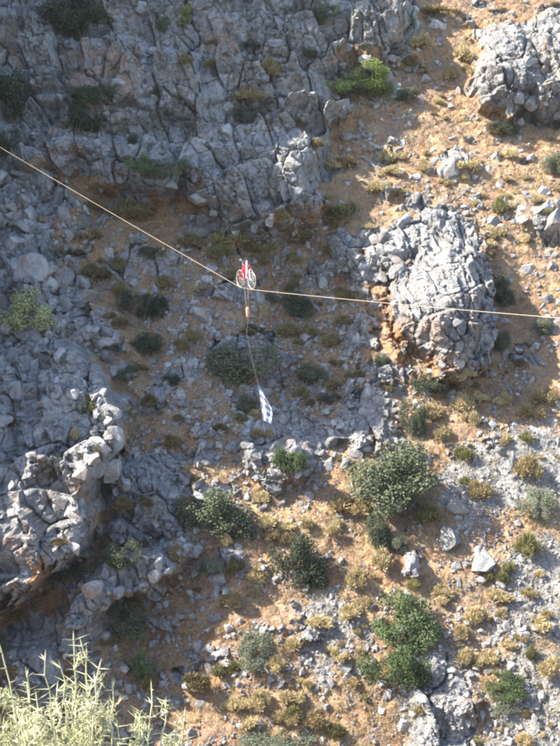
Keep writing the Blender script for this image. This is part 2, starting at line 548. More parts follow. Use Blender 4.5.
idx = np.arange(NX * NY).reshape(NY, NX)
quads = np.stack([idx[1:, :-1], idx[1:, 1:], idx[:-1, 1:], idx[:-1, :-1]], -1).reshape(-1, 4)
freg = REG[:-1, :-1].ravel()
PF = P.reshape(-1, 3)
OUT = {'top_cliff': ('limestone_cliff', 'long fractured grey limestone cliff in shade above the rope', 'cliff'),
       'left_cliff': ('limestone_cliff', 'shaded grey limestone cliff below the boulder talus, with a steep side facing the gully', 'cliff'),
       'rock_ledge': ('rock_ledge', 'low shaded limestone ledge with an undercut edge below the lower cliff', 'rock ledge'),
       'buttress': ('rock_buttress', 'sunlit bulging grey limestone buttress with fluted face, the rope passing before it', 'rock outcrop'),
       'crag': ('rock_crag', 'sunlit blocky grey crag of rounded columns at the top of the orange slope', 'rock outcrop')}
region_obj = {}
for r in range(len(names) + 1):
    if r > 0 and names[r - 1] == 'talus':
        continue
    f = quads[freg == r]
    used = np.unique(f)
    remap = np.full(NX * NY, -1, np.int64); remap[used] = np.arange(len(used))
    nm = 'hillside' if r == 0 else OUT[names[r - 1]][0]
    me = mesh_np(nm, PF[used], remap[f], True)
    for an, arr in (('soil', SOIL), ('scree', scree), ('stain_sun', stain_sun)):
        at = me.attributes.new(an, 'FLOAT', 'POINT')
        at.data.foreach_set('value', arr.ravel()[used].astype(np.float32))
    o = link(nm, me, M_GROUND)
    if r == 0:
        tag(o, kind='structure'); HILL = o
    else:
        tag(o, OUT[names[r - 1]][1], OUT[names[r - 1]][2])
        region_obj[r] = o
region_obj[0] = HILL


def region_at(x, y):
    ix = np.clip(np.searchsorted(gx, x), 0, NX - 1); iy = np.clip(np.searchsorted(gy, y), 0, NY - 1)
    return REG[iy, ix]


# ------------------------------------------------------------------ unseen spur added left of the view, its crest shaped for the slope's shade
BOUND = [(400, -330), (402, -60), (424, 36), (400, 56), (352, 66), (346, 96), (396, 108), (430, 118), (418, 136), (366, 152), (342, 170), (338, 205), (334, 240),
         (352, 268), (374, 300), (372, 330), (384, 352), (404, 388), (372, 418), (318, 428), (262, 440), (206, 424), (172, 452), (186, 500), (190, 560), (182, 620), (170, 690), (140, 770), (60, 900), (-400, 1000)]
SHADES = [[(-900, -400)] + BOUND + [(-900, 1000)], [(128, 400), (215, 480), (190, 640), (170, 760), (-20, 760), (-20, 620), (95, 545)]]


def shade_sd(x, y):
    return np.maximum.reduce([sdist(p, x, y) for p in SHADES])


def build_shade_spur():
    bp = np.array(BOUND, float)
    t = np.concatenate([[0], np.cumsum(np.hypot(*np.diff(bp, axis=0).T))])
    tt = np.arange(0, t[-1], 7.0)
    bx = np.interp(tt, t, bp[:, 0]); by = np.interp(tt, t, bp[:, 1])
    bx = bx + 34 * fbm(tt / 26, tt * 0, 61, 4, 0.6)
    by = by + 26 * fbm(tt / 24, tt * 0, 62, 4, 0.6)
    w = on_slope(bx, by)
    S = np.array(SUN)
    a, b, d = w @ Rv, w @ Uv, w @ Fv
    sa, sb, sd_ = S @ Rv, S @ Uv, S @ Fv
    lim = -0.40
    tl = np.clip((lim * d - a) / (sa - lim * sd_), 9, None)
    crest = w + tl[:, None] * S
    rows = []
    ca, cb, cd = crest @ Rv, crest @ Uv, crest @ Fv
    base_d = D0 + KS * b
    foot = (ca + 1.5)[:, None] * Rv + b[:, None] * Uv + (base_d + 2)[:, None] * Fv
    n = 14
    for i in range(n):
        q = i / n
        p = foot * (1 - q) + crest * q
        p = p - (np.sin(q * math.pi) * 2.5 + 3.5 * fbm(tt / 30, tt * 0 + q * 5, 64, 4) * min(1, 3 * (1 - q)))[:, None] * Rv
        rows.append(p)
    rows.append(crest)
    for kk in (3, 8, 16, 30, 55, 95):
        p = crest - kk * Rv - np.array((0, 0, 1)) * kk * 0.06
        p = p + (2.0 * fbm(tt / 40, tt * 0 + kk / 9, 66, 3) * min(1, kk / 20))[:, None] * np.array((0, 0, 1.0))
        rows.append(p)
    g = np.array(rows)
    m_, k_ = g.shape[:2]
    ii = np.arange(m_ * k_).reshape(m_, k_)
    q = np.stack([ii[:-1, :-1], ii[:-1, 1:], ii[1:, 1:], ii[1:, :-1]], -1).reshape(-1, 4)
    me = mesh_np('added_shade_spur', g.reshape(-1, 3), q, False)
    tag(link('added_shade_spur', me, M_GROUND), kind='structure')


build_shade_spur()


# the near side of the gorge, below and behind the viewer
def build_near():
    xs = np.concatenate([np.linspace(-60, -6, 22), np.linspace(-5, 5, 61), np.linspace(6, 60, 22)])
    ys = np.concatenate([np.linspace(-40, -2, 14), np.linspace(-1.5, 4, 36), np.linspace(5, 42, 22)])
    X, Y = np.meshgrid(xs, ys)
    edge = 2.75 + 0.25 * fbm(X / 2, Y * 0, 120, 3)
    Z = -1.85 + 0.14 * fbm(X / 0.8, Y / 0.8, 121, 4) - np.clip(Y - edge, 0, None) * 1.30 - 0.12 * np.clip(Y, 0, None)
    Z = Z + np.clip(-Y - 1, 0, None) * 0.35 + 1.5 * fbm(X / 9, Y / 9, 122, 3) * np.clip(np.hypot(X, Y - 1) / 14 - 0.3, 0, 1)
    n, m = X.shape
    ii = np.arange(n * m).reshape(n, m)
    q = np.stack([ii[:-1, :-1], ii[:-1, 1:], ii[1:, 1:], ii[1:, :-1]], -1).reshape(-1, 4)
    me = mesh_np('near_ledge', np.stack([X, Y, Z], -1).reshape(-1, 3), q, True)
    at = me.attributes.new('soil', 'FLOAT', 'POINT')
    at.data.foreach_set('value', np.clip(0.6 + 0.9 * fbm(X / 1.2, Y / 1.2, 125, 3), 0, 1).ravel().astype(np.float32))
    tag(link('near_ledge', me, M_GROUND), kind='structure')


build_near()


# ------------------------------------------------------------------ loose rock
def rock_proto(seed, sub, planes, rough):
    r = random.Random(seed)
    bm = bmesh.new()
    bmesh.ops.create_icosphere(bm, subdivisions=sub, radius=1.0)
    co = np.array([v.co[:] for v in bm.verts])
    pl = []
    for _ in range(planes):
        n = np.array([r.gauss(0, 1) for _ in range(3)]); n /= np.linalg.norm(n)
        pl.append((n, r.uniform(0.42, 0.80)))
    for n, h in pl:
        d = co @ n
        co = co - np.clip(d - h, 0, None)[:, None] * n
    off = r.uniform(0, 50)
    nn = fbm(co[:, 0] * 2.2 + off, co[:, 1] * 2.2 + co[:, 2] * 1.7, seed, 3)
    co = co * (1 + rough * nn)[:, None]
    co = co * np.array((r.uniform(0.8, 1.15), r.uniform(0.75, 1.1), r.uniform(0.65, 1.0)))
    for v, c in zip(bm.verts, co):
        v.co = c
    me = bpy.data.meshes.new('rock')
    bm.to_mesh(me); bm.free()
    me.materials.append(M_ROCK)
    return me


ROCKS = [rock_proto(500 + i, 3, 13, 0.16) for i in range(16)]
for me in ROCKS:
    me.polygons.foreach_set('use_smooth', np.zeros(len(me.polygons), bool))


def hull_proto(seed, n=11):
    r = random.Random(seed)
    bm = bmesh.new()
    for _ in range(n):
        v = Vector((r.gauss(0, 1), r.gauss(0, 1), r.gauss(0, 1))).normalized() * r.uniform(0.8, 1.0)
        bm.verts.new(v)
    bmesh.ops.convex_hull(bm, input=bm.verts)
    loose = [v for v in bm.verts if not v.link_faces]
    for v in loose: bm.verts.remove(v)
    bmesh.ops.triangulate(bm, faces=bm.faces)
    bm.verts.index_update()
    co = np.array([v.co[:] for v in bm.verts]); f = np.array([[v.index for v in q.verts] for q in bm.faces])
    bm.free()
    return co * np.array((1, r.uniform(0.7, 0.95), r.uniform(0.55, 0.8))), f


HULLS = [hull_proto(900 + i) for i in range(14)]


def rand_rot(n, rng):
    q = rng.normal(size=(n, 4)); q /= np.linalg.norm(q, axis=1)[:, None]
    w, x, y, z = q.T
    return np.stack([np.stack([1 - 2 * (y * y + z * z), 2 * (x * y - z * w), 2 * (x * z + y * w)], -1),
                     np.stack([2 * (x * y + z * w), 1 - 2 * (x * x + z * z), 2 * (y * z - x * w)], -1),
                     np.stack([2 * (x * z - y * w), 2 * (y * z + x * w), 1 - 2 * (x * x + y * y)], -1)], -2)


def rubble(name, pts, size, parent, seed):
    rng = np.random.default_rng(seed)
    n = len(pts); pick = rng.integers(0, len(HULLS), n); M = rand_rot(n, rng)
    V = []; Fc = []; o = 0
    for h, (co, f) in enumerate(HULLS):
        s = np.where(pick == h)[0]
        if len(s) == 0: continue
        v = np.einsum('nij,kj->nki', M[s], co) * size[s][:, None, None] + pts[s][:, None, :]
        V.append(v.reshape(-1, 3))
        Fc.append((f[None] + (np.arange(len(s)) * len(co))[:, None, None]).reshape(-1, 3) + o)
        o += len(s) * len(co)
    me = mesh_np(name, np.concatenate(V), np.concatenate(Fc), False)
    return tag(link(name, me, M_ROCK, parent), kind='stuff')


rng = np.random.default_rng(21)


def soft(poly, x, y, w=8):
    return sstep(-w, w, sdist(poly, x, y))


def stone_density(x, y):
    n = sstep(-0.12, 0.3, fbm(x / 34, y / 30, 140, 4))
    d = 0.16 + 0.9 * n
    d = d + 0.8 * soft(POLY['talus'], x, y)
    d = np.where(sample(SOIL, x, y) < 0.4, d * 0.14, d)
    mid = np.exp(-((x - 280) / 110) ** 2 - ((y - 390) / 90) ** 2)
    d = d + 1.1 * mid + 0.35 * np.exp(-((x - 150) / 70) ** 2 - ((y - 500) / 120) ** 2)
    low = (y > 380) & (x > 220)
    lit = 1 - sstep(-8, 8, shade_sd(x, y))
    return d * (1 - 0.32 * lit * (x > 150))


N = 62000
x = rng.uniform(-12, 572, N); y = rng.uniform(-12, 758, N)
keep = rng.uniform(0, 1.5, N) < stone_density(x, y)
x, y = x[keep], y[keep]
size = 0.075 + 0.085 * rng.pareto(2.3, len(x))
size = np.clip(size, 0.07, 0.46)
pts = on_slope(x, y) - Fv * (size * 0.15)[:, None]
rubble('rubble', pts, size, HILL, 1)

N = 80000
x = rng.uniform(-12, 572, N); y = rng.uniform(-12, 758, N)
sc = np.maximum.reduce([soft(p, x, y, 14) for p in SCREE])
keep = rng.uniform(0, 1, N) < sc * (0.35 + 1.2 * sstep(-0.2, 0.25, fbm(x / 20, y / 16, 150, 3)))
x, y = x[keep], y[keep]
size = np.clip(0.055 + 0.042 * rng.pareto(2.5, len(x)), 0.05, 0.28)
rubble('scree', on_slope(x, y) - Fv * (size * 0.1)[:, None], size, HILL, 2)

# blocks big enough to tell apart: each its own piece of the slope or cliff it lies in
block_spec = [  # polygon, count, size range (m, half-width)
    (POLY['talus'], 190, (0.3, 1.1)),
    ([(0, 320), (130, 330), (130, 440), (60, 440), (0, 420)], 60, (0.3, 0.85)),
    (POLY['left_cliff'], 22, (0.3, 0.8)),
    (POLY['top_cliff'], 70, (0.3, 0.9)),
    ([(190, 130), (330, 130), (330, 230), (200, 220)], 30, (0.35, 0.9)),
    (POLY['crag'], 20, (0.4, 1.0)),
    ([(395, 120), (520, 120), (560, 220), (470, 240), (400, 200)], 60, (0.25, 0.75)),
    ([(320, 225), (400, 240), (390, 330), (370, 330), (330, 270)], 34, (0.35, 0.9)),
    ([(350, 240), (430, 205), (440, 230), (390, 280)], 34, (0.25, 0.8)),
    ([(430, 195), (480, 190), (480, 230), (440, 230)], 12, (0.35, 0.7)),
    ([(380, 330), (480, 370), (500, 400), (380, 400)], 26, (0.25, 0.7)),
    ([(150, 240), (370, 250), (400, 470), (170, 480)], 260, (0.2, 0.7)),
    ([(100, 200), (330, 220), (330, 300), (100, 320)], 46, (0.25, 0.6)),
    ([(110, 440), (200, 460), (200, 560), (120, 560)], 46, (0.22, 0.6)),
    ([(60, 590), (250, 560), (200, 740), (60, 740)], 60, (0.2, 0.6)),
    ([(240, 420), (330, 430), (320, 490), (240, 490)], 40, (0.25, 0.7)),
    ([(96, 395), (130, 400), (126, 460), (108, 480), (104, 540), (84, 560), (84, 470)], 26, (0.3, 0.9)),
    ([(70, 580), (195, 530), (200, 560), (90, 625)], 40, (0.25, 0.7)),
    ([(400, 640), (480, 660), (480, 746), (400, 746)], 40, (0.2, 0.6)),
    ([(250, 480), (560, 400), (560, 746), (250, 746)], 34, (0.18, 0.40)),
    ([(330, 0), (430, 0), (430, 130), (330, 130)], 44, (0.25, 0.8)),
    ([(500, 180), (560, 180), (560, 330), (500, 280)], 40, (0.25, 0.8)),
]
cand = {}
for poly, n, (lo, hi) in block_spec:
    p = np.array(poly, float)
    x0, y0 = np.maximum(p.min(0), (-10, -10)); x1, y1 = np.minimum(p.max(0), (570, 756))
    cx = rng.uniform(x0, x1, n * 6); cy = rng.uniform(y0, y1, n * 6)
    ok = sdist(poly, cx, cy) > 0
    cx, cy = cx[ok][:n], cy[ok][:n]
    w = on_slope(cx, cy)
    rg = region_at(cx, cy)
    for i in range(len(cx)):
        sz = lo + (hi - lo) * float(rng.uniform()) ** 2.2
        cand.setdefault(int(rg[i]), []).append((sz / float(w[i] @ Fv), sz, w[i]))
for rg, lst in cand.items():
    lst.sort(key=lambda t: -t[0])
    par = region_obj.get(rg, HILL)
    for _, sz, w in lst[:300]:
        o = bpy.data.objects.new('rock', random.choice(ROCKS))
        COL.objects.link(o)
        o.parent = par
        o.location = w + Fv * sz * 0.12 - np.array((0, 0, 0.1 * sz))
        o.rotation_euler = [float(v) for v in rng.uniform(0, 6.28, 3)]
        o.scale = [sz * float(v) for v in rng.uniform(0.8, 1.25, 3)]
    if len(lst) > 300:
        rubble('stones', np.array([t[2] for t in lst[300:]]), np.array([t[1] for t in lst[300:]]), par, 3)

# boulders that stand out singly
BOULD = [(450, 538, 18, 15, 'pale triangular boulder lying on the orange slope below the biggest dark tree'),
         (484, 564, 16, 15, 'whitish boulder with a shaded face at the edge of the lower scree'),
         (413, 563, 10, 9, 'small squarish pale boulder just downhill of the triangular boulder'),
         (203, 315, 13, 13, 'smooth round grey boulder in shade beside the hanging counterweight'),
         (279, 43, 9, 7, 'small rounded pale boulder perched in the gap of the upper cliff'),
         (437, 25, 8, 9, 'lone upright grey boulder in the dry grass beside the crag'),
         (30, 270, 18, 13, 'broad light grey boulder on the shaded talus above the yellow-green bush'),
         (80, 284, 9, 9, 'round boulder at the talus edge beside brown bushes'),
         (512, 465, 6, 10, 'narrow upright stone in the sunlit scree'),
         (556, 222, 14, 15, 'large bright slab of rock beside the buttress top'),
         (452, 168, 14, 10, 'cluster-topping pale boulder between crag and buttress'),
         (340, 108, 13, 10, 'grey boulder just beneath the bright green tree'),
         (460, 505, 11, 7, 'flat pale boulder uphill of the triangular boulder')]
for i, (bx, by, rx_, ry_, lab) in enumerate(BOULD):
    w = on_slope(bx, by + ry_ * 0.5)[0]
    d = float(w @ Fv)
    sx, sz = rx_ * d / FPX, ry_ * d / FPX
    o = link('boulder', ROCKS[(i * 3 + 1) % 16])
    o.location = w + Uv * sz * 0.45 + Fv * 0.25 * sx
    o.rotation_euler = (0.3 * math.sin(i * 2.1), 0.3 * math.cos(i * 1.3), i * 1.7)
    o.scale = (sx * 1.2, sx * 1.2, sz * 1.45)
    tag(o, lab, 'boulder')


# ------------------------------------------------------------------ shrubs and trees
def shrub_proto(seed, leaves, leaf, style):
    """a crown about 1 wide and 1 high standing on z=0, and its woody stems"""
    g = np.random.default_rng(seed)
    nc = {'round': 55, 'loose': 34, 'flat': 40}[style]
    cl = []
    lobes = [(g.normal(size=3) * np.array((0.17, 0.17, 0.11)), g.uniform(0.15, 0.30)) for _ in range(5)]
    while len(cl) < nc:
        p = g.uniform(-1, 1, 3)
        if p @ p < 1:
            lc, lr = lobes[len(cl) % 5]
            r = g.uniform(0.07, 0.16) if style != 'loose' else g.uniform(0.06, 0.13)
            cl.append((lc + p / max(1e-6, np.linalg.norm(p)) * np.linalg.norm(p) ** 0.5 * lr, r))
    C = np.array([c for c, _ in cl]); Rr = np.array([r for _, r in cl])
    C[:, 2] = C[:, 2] * 0.95 + 0.39
    pick = g.choice(nc, leaves, p=Rr ** 2 / (Rr ** 2).sum())
    dirs = g.normal(size=(leaves, 3)); dirs /= np.linalg.norm(dirs, axis=1)[:, None]
    rad = Rr[pick] * g.uniform(0.55, 1.12, leaves)
    pos = C[pick] + dirs * rad[:, None]
    pos[:, 2] = np.maximum(pos[:, 2], 0.02 + 0.05 * g.uniform(size=leaves))
    nrm = dirs * 0.8 + g.normal(size=(leaves, 3)) * 0.55 + np.array((0, 0, 0.3)); nrm /= np.linalg.norm(nrm, axis=1)[:, None]
    t = np.cross(nrm, g.normal(size=(leaves, 3))); t /= np.linalg.norm(t, axis=1)[:, None]
    b = np.cross(nrm, t)
    s = leaf * g.uniform(0.6, 1.4, leaves)[:, None]
    q = np.stack([pos - t * s, pos + b * s * 0.55 + nrm * s * 0.15, pos + t * s, pos - b * s * 0.55 + nrm * s * 0.1], 1).reshape(-1, 3)
    f = np.arange(leaves * 4).reshape(-1, 4)
    crown = mesh_np('crown', q, f, False)
    # stems from the ground into the clumps
    V = []; Fc = []
    for i in range(0, nc, 3):
        a = np.array((g.normal() * 0.03, g.normal() * 0.03, -0.06)); e = C[i]
        m = (a + e) / 2 + g.normal(size=3) * 0.05
        prev = None
        for p, r in ((a, 0.028), (m, 0.016), (e, 0.006)):
            o = len(V)
            for k in range(5):
                an = k * 2 * math.pi / 5
                V.append(p + r * np.array((math.cos(an), math.sin(an), 0)))
            if prev is not None:
                for k in range(5):
                    Fc.append((prev + k, prev + (k + 1) % 5, o + (k + 1) % 5, o + k))
            prev = o
    trunk = mesh_np('trunk', np.array(V), np.array(Fc), True)
    trunk.materials.append(M_BARK)
    return crown, trunk


PROTO = {}
for kind in ('dark', 'green', 'grey', 'bright', 'olive', 'pale'):
    PROTO[kind] = []
    for v in range(5 if kind == 'dark' else 3):
        st = {'dark': 'round', 'green': 'round', 'grey': 'round', 'bright': 'loose', 'olive': 'flat', 'pale': 'round'}[kind]
        c, t = shrub_proto(sum(map(ord, kind)) + v * 31, 9500, 0.0165, st)
        c.materials.append(M_LEAF[kind])
        PROTO[kind].append((c, t))


def tussock_proto(seed, n=1900):
    """a rounded dry cushion: many short thin stalks over a lumpy dome, 1 wide"""
    g = np.random.default_rng(seed)
    nc = 11
    ang = g.uniform(0, 6.28, nc); rr = 0.34 * np.sqrt(g.uniform(0, 1, nc))
    C = np.stack([rr * np.cos(ang), rr * np.sin(ang), 0.05 + (0.36 - rr) * g.uniform(0.2, 0.75, nc)], -1)
    Rr = g.uniform(0.12, 0.21, nc)
    pick = g.integers(0, nc, n)
    d = g.normal(size=(n, 3)); d[:, 2] = np.abs(d[:, 2]) * 0.9 + 0.05; d /= np.linalg.norm(d, axis=1)[:, None]
    root = C[pick] + d * (Rr[pick] * g.uniform(0.25, 0.8, n))[:, None]
    lean = d + g.normal(size=(n, 3)) * 0.55 + np.array((0, 0, 0.35)); lean /= np.linalg.norm(lean, axis=1)[:, None]
    tip = root + lean * g.uniform(0.06, 0.17, n)[:, None]
    w = np.cross(lean, g.normal(size=(n, 3))); w /= np.linalg.norm(w, axis=1)[:, None]
    w *= g.uniform(0.007, 0.016, n)[:, None]
    q = np.stack([root - w, root + w, tip + w * 0.7, tip - w * 0.4], 1).reshape(-1, 3)
    return mesh_np('tussock', q, np.arange(n * 4).reshape(-1, 4), False)


TUS = {}
for kind in ('straw', 'brown', 'olive'):
    TUS[kind] = []
    for v in range(4):
        me = tussock_proto(len(kind) * 77 + v)
        me.materials.append(M_LEAF[kind])
        TUS[kind].append(me)


def shrub(i, x, y, w, h, kind, name, label, group=None):
    """x, y = middle of the crown in the photo, w x h its size in photo pixels"""
    p = on_slope(x, y + h * 0.30)[0]
    d = float(p @ Fv)
    W, H = w * d / FPX, h * d / FPX * 1.02
    root = empty(name, p - np.array((0, 0, 0.12 * H)), i * 1.9)
    tag(root, label, 'tree' if 'tree' in name else 'shrub', group)
    c, t = PROTO[kind][i % len(PROTO[kind])]
    o = link('crown', c, None, root); o.scale = (W * 1.32, W * 1.32, H * 1.12)
    o = link('trunk', t, None, root); o.scale = (W, W, H)


G_UP = 'dark shrubs rooted in the upper cliff'
G_SH = 'dark shrubs on the shaded slope'
SHRUBS = [
    (405, 484, 82, 76, 'dark', 'evergreen_tree', 'biggest dark grey-green evergreen tree, round crowned, on the sunlit slope'),
    (307, 560, 50, 62, 'dark', 'evergreen_tree', 'tall oval grey-green evergreen tree amid straw tussocks below the flag'),
    (408, 620, 58, 58, 'green', 'evergreen_tree', 'glossy green evergreen tree, larger upper one of a touching pair above white scree'),
    (393, 668, 46, 58, 'green', 'evergreen_tree', 'glossy green evergreen tree, smaller lower one of a touching pair above white scree'),
    (376, 532, 26, 42, 'dark', 'evergreen_shrub', 'narrow dark evergreen shrub just downhill of the biggest tree'),
    (508, 684, 38, 28, 'green', 'evergreen_shrub', 'low dark green shrub in the white scree near the glossy pair'),
    (538, 506, 28, 40, 'grey', 'evergreen_shrub', 'grey-green shrub on the sunlit scree'),
    (247, 648, 34, 50, 'grey', 'evergreen_shrub', 'grey-green upright shrub with straw tussocks round its foot'),
    (412, 425, 24, 46, 'dark', 'evergreen_shrub', 'narrow dark shrub between the buttress and the biggest tree'),
    (434, 385, 44, 20, 'dark', 'evergreen_shrub', 'low dark green shrub at the foot of the buttress'),
    (288, 462, 34, 34, 'green', 'evergreen_shrub', 'round green shrub on pale rocks straight below the flag'),
    (226, 512, 66, 56, 'dark', 'evergreen_tree', 'broad dark tree at the edge of the shade, beside the oval tree'),
    (212, 566, 30, 26, 'grey', 'evergreen_shrub', 'small pale grey-green shrub below the broad dark tree'),
    (244, 366, 66, 42, 'dark', 'evergreen_tree', 'wide dark shrub in shade that the flag line passes'),
    (294, 306, 34, 28, 'dark', 'evergreen_shrub', 'dark round shrub in shade just beneath the rope near the bicycle'),
    (308, 378, 28, 24, 'dark', 'evergreen_shrub', 'small dark shrub in shade beside the flag line'),
    (374, 84, 58, 40, 'bright', 'leafy_tree', 'bright yellow-green leafy tree beneath the upper cliff'),
    (342, 92, 26, 22, 'dark', 'evergreen_shrub', 'dark shrub touching the bright green tree'),
    (405, 96, 22, 20, 'grey', 'grey_shrub', 'small grey shrub beside the bright green tree'),
    (20, 312, 58, 48, 'pale', 'leafy_shrub', 'yellow-green leafy bush on the talus, sunlight painted into its leaves'),
    (80, 20, 60, 42, 'dark', 'evergreen_tree', 'dark green tree growing out of the top of the upper cliff'),
    (96, 12, 22, 22, 'olive', 'leafy_shrub', 'olive sprig of foliage beside the dark cliff-top tree'),
    (8, 96, 40, 66, 'dark', 'evergreen_tree', 'tall dark tree on the upper cliff just above the rope'),
    (8, 145, 26, 30, 'dark', 'evergreen_shrub', 'dark shrub on the cliff that the rope crosses in front of'),
    (92, 94, 44, 30, 'green', 'evergreen_shrub', 'green shrub on the ledge in the middle of the upper cliff'),
    (80, 124, 38, 34, 'dark', 'evergreen_shrub', 'dark shrub hanging under the green ledge shrub'),
    (146, 166, 28, 26, 'green', 'evergreen_shrub', 'green shrub in a joint of the cliff foot, greener one of a pair'),
    (168, 178, 36, 22, 'dark', 'evergreen_shrub', 'dark shrub in a joint of the cliff foot, darker one of a pair'),
    (140, 103, 14, 14, 'dark', 'evergreen_shrub', 'dark shrub in a cliff crack beside the green ledge shrub'),
    (134, 140, 12, 14, 'dark', 'evergreen_shrub', 'dark shrub in a cliff crack midway between the ledge shrubs and the cliff-foot pair'),
    (165, 26, 14, 16, 'dark', 'evergreen_shrub', 'dark shrub in a cliff crack beside the small bright green bush'),
    (34, 176, 14, 12, 'dark', 'evergreen_shrub', 'dark shrub at the cliff foot just beneath the rope'),
    (255, 48, 14, 14, 'dark', 'evergreen_shrub', 'dark shrub in a cliff crack beside the perched rounded boulder'),
    (322, 16, 26, 18, 'dark', 'evergreen_shrub', 'dark shrub high on the cliff uphill of the bright green tree'),
    (308, 54, 20, 12, 'dark', 'evergreen_shrub', 'small dark shrub on the cliff between the perched boulder and the bright green tree'),
    (404, 24, 18, 26, 'dark', 'evergreen_shrub', 'dark shrub on the cliff end near the lone upright boulder'),
    (184, 16, 14, 24, 'bright', 'leafy_shrub', 'small bright green bush high on the upper cliff'),
    (242, 114, 32, 22, 'dark', 'evergreen_shrub', 'dark shrub on the ledge above the jointed cliff pillars'),
    (145, 310, 42, 32, 'dark', 'evergreen_shrub', 'dark shrub in shade beside the talus, upper of two'),
    (150, 346, 34, 26, 'dark', 'evergreen_shrub', 'dark shrub in shade beside the talus, lower of two'),
    (122, 372, 20, 20, 'grey', 'grey_shrub', 'pale grey-green shrub on top of the lower cliff'),
    (502, 292, 30, 36, 'dark', 'evergreen_shrub', 'dark shrub in the shadow beside the buttress'),
    (498, 340, 20, 26, 'dark', 'evergreen_shrub', 'dark shrub lower down beside the buttress foot'),
    (131, 546, 32, 30, 'dark', 'evergreen_shrub', 'dark round shrub on the undercut ledge'),
    (124, 622, 40, 40, 'dark', 'evergreen_shrub', 'dark shrub in the shade below the undercut ledge'),
    (52, 572, 50, 42, 'dark', 'evergreen_shrub', 'dark shrub against the orange stained foot of the lower cliff'),
    (105, 485, 14, 36, 'dark', 'evergreen_shrub', 'dark shrub hugging the steep side of the lower cliff'),
    (54, 464, 20, 30, 'dark', 'evergreen_shrub', 'dark shrub on the face of the lower cliff'),
    (84, 406, 22, 24, 'olive', 'leafy_shrub', 'olive-yellow bush on the front of the lower cliff'),
    (6, 640, 16, 26, 'dark', 'evergreen_shrub', 'dark shrub in a hollow under the lower cliff'),
    (140, 666, 24, 38, 'green', 'leafy_shrub', 'thin green shrub among shaded rocks behind the thorny plant'),
    (554, 166, 22, 32, 'grey', 'grey_shrub', 'grey-green shrub below the crag'),
    (502, 130, 24, 18, 'dark', 'evergreen_shrub', 'dark shrub at the foot of the crag'),
    (545, 328, 20, 22, 'grey', 'grey_shrub', 'grey shrub beside the buttress shadow by the rope'),
    (272, 742, 54, 24, 'grey', 'grey_shrub', 'grey-green shrub at the bottom of the slope'),
    (140, 732, 0, 0, '', '', ''),
    (245, 404, 22, 20, 'dark', 'evergreen_shrub', 'small dark shrub beside the flag'),
    (218, 250, 30, 18, 'olive', 'leafy_shrub', 'olive bush in shade uphill of the bicycle'),
    (132, 212, 34, 22, 'olive', 'leafy_shrub', 'olive brown cushion under the rope above the talus edge'),
    (382, 360, 16, 14, 'dark', 'evergreen_shrub', 'small dark shrub beside the buttress foot'),
    (505, 676, 0, 0, '', '', ''),
    (514, 706, 26, 16, 'grey', 'grey_shrub', 'low grey shrub below the dark green one in the scree'),
    (398, 545, 20, 20, 'grey', 'grey_shrub', 'grey shrub beside the triangular boulder'),
    (110, 350, 14, 12, 'dark', 'evergreen_shrub', 'tiny dark shrub on the shaded slope beside the pale grey-green cliff-top shrub'),
    (170, 380, 20, 14, 'dark', 'evergreen_shrub', 'low dark shrub on the shaded slope downhill of the smooth round boulder'),
    (272, 300, 16, 12, 'dark', 'evergreen_shrub', 'tiny dark shrub on the shaded slope beside the hanging counterweight'),
    (250, 330, 22, 12, 'dark', 'evergreen_shrub', 'low dark shrub on the shaded slope behind the flag cord'),
    (152, 252, 24, 16, 'dark', 'evergreen_shrub', 'dark shrub on the shaded slope just beneath the rope, uphill of the bicycle'),
    (330, 400, 20, 14, 'dark', 'evergreen_shrub', 'low dark shrub on the shaded slope between the flag and the buttress'),
]
for i, s in enumerate(SHRUBS):
    if s[2] > 0:
        shrub(i, *s[:7], *(s[7:] or ()))

MARKS = [(450, 538, 'the triangular boulder'), (484, 564, 'the whitish boulder by the scree'), (405, 484, 'the biggest dark tree'), (307, 560, 'the oval evergreen tree'),
         (405, 622, 'the larger glossy green tree'), (391, 676, 'the smaller glossy green tree'), (508, 684, 'the low dark shrub in the white scree'), (538, 506, 'the grey-green scree shrub'),
         (247, 648, 'the upright grey-green shrub'), (288, 462, 'the round green shrub below the flag'), (226, 512, 'the broad dark tree at the shade edge'), (244, 366, 'the wide dark shrub behind the flag line'),
         (294, 306, 'the dark shrub beneath the rope'), (372, 84, 'the bright green tree'), (20, 312, 'the yellow-green talus bush'), (440, 300, 'the limestone buttress'), (520, 80, 'the blocky crag'),
         (203, 315, 'the smooth round boulder'), (145, 310, 'the pair of dark shrubs near the talus'), (131, 546, 'the undercut ledge shrub'), (124, 622, 'the dark shrub below the ledge'),
         (168, 178, 'the shrub pair at the cliff foot'), (92, 94, 'the ledge shrub of the upper cliff'), (272, 742, 'the grey shrub at the slope foot'), (437, 25, 'the lone upright boulder'),
         (452, 168, 'the pale boulder between crag and buttress'), (242, 114, 'the shrub above the cliff pillars'), (265, 402, 'the flag'), (70, 450, 'the lower cliff'), (246, 275, 'the bicycle'),
         (512, 465, 'the narrow upright scree stone'), (556, 222, 'the bright slab of rock'), (412, 425, 'the narrow dark shrub'), (140, 666, 'the thin green shrub')]
TK = {'straw': 'straw-coloured', 'brown': 'dull brown', 'olive': 'olive-green'}
TCOUNT = {}


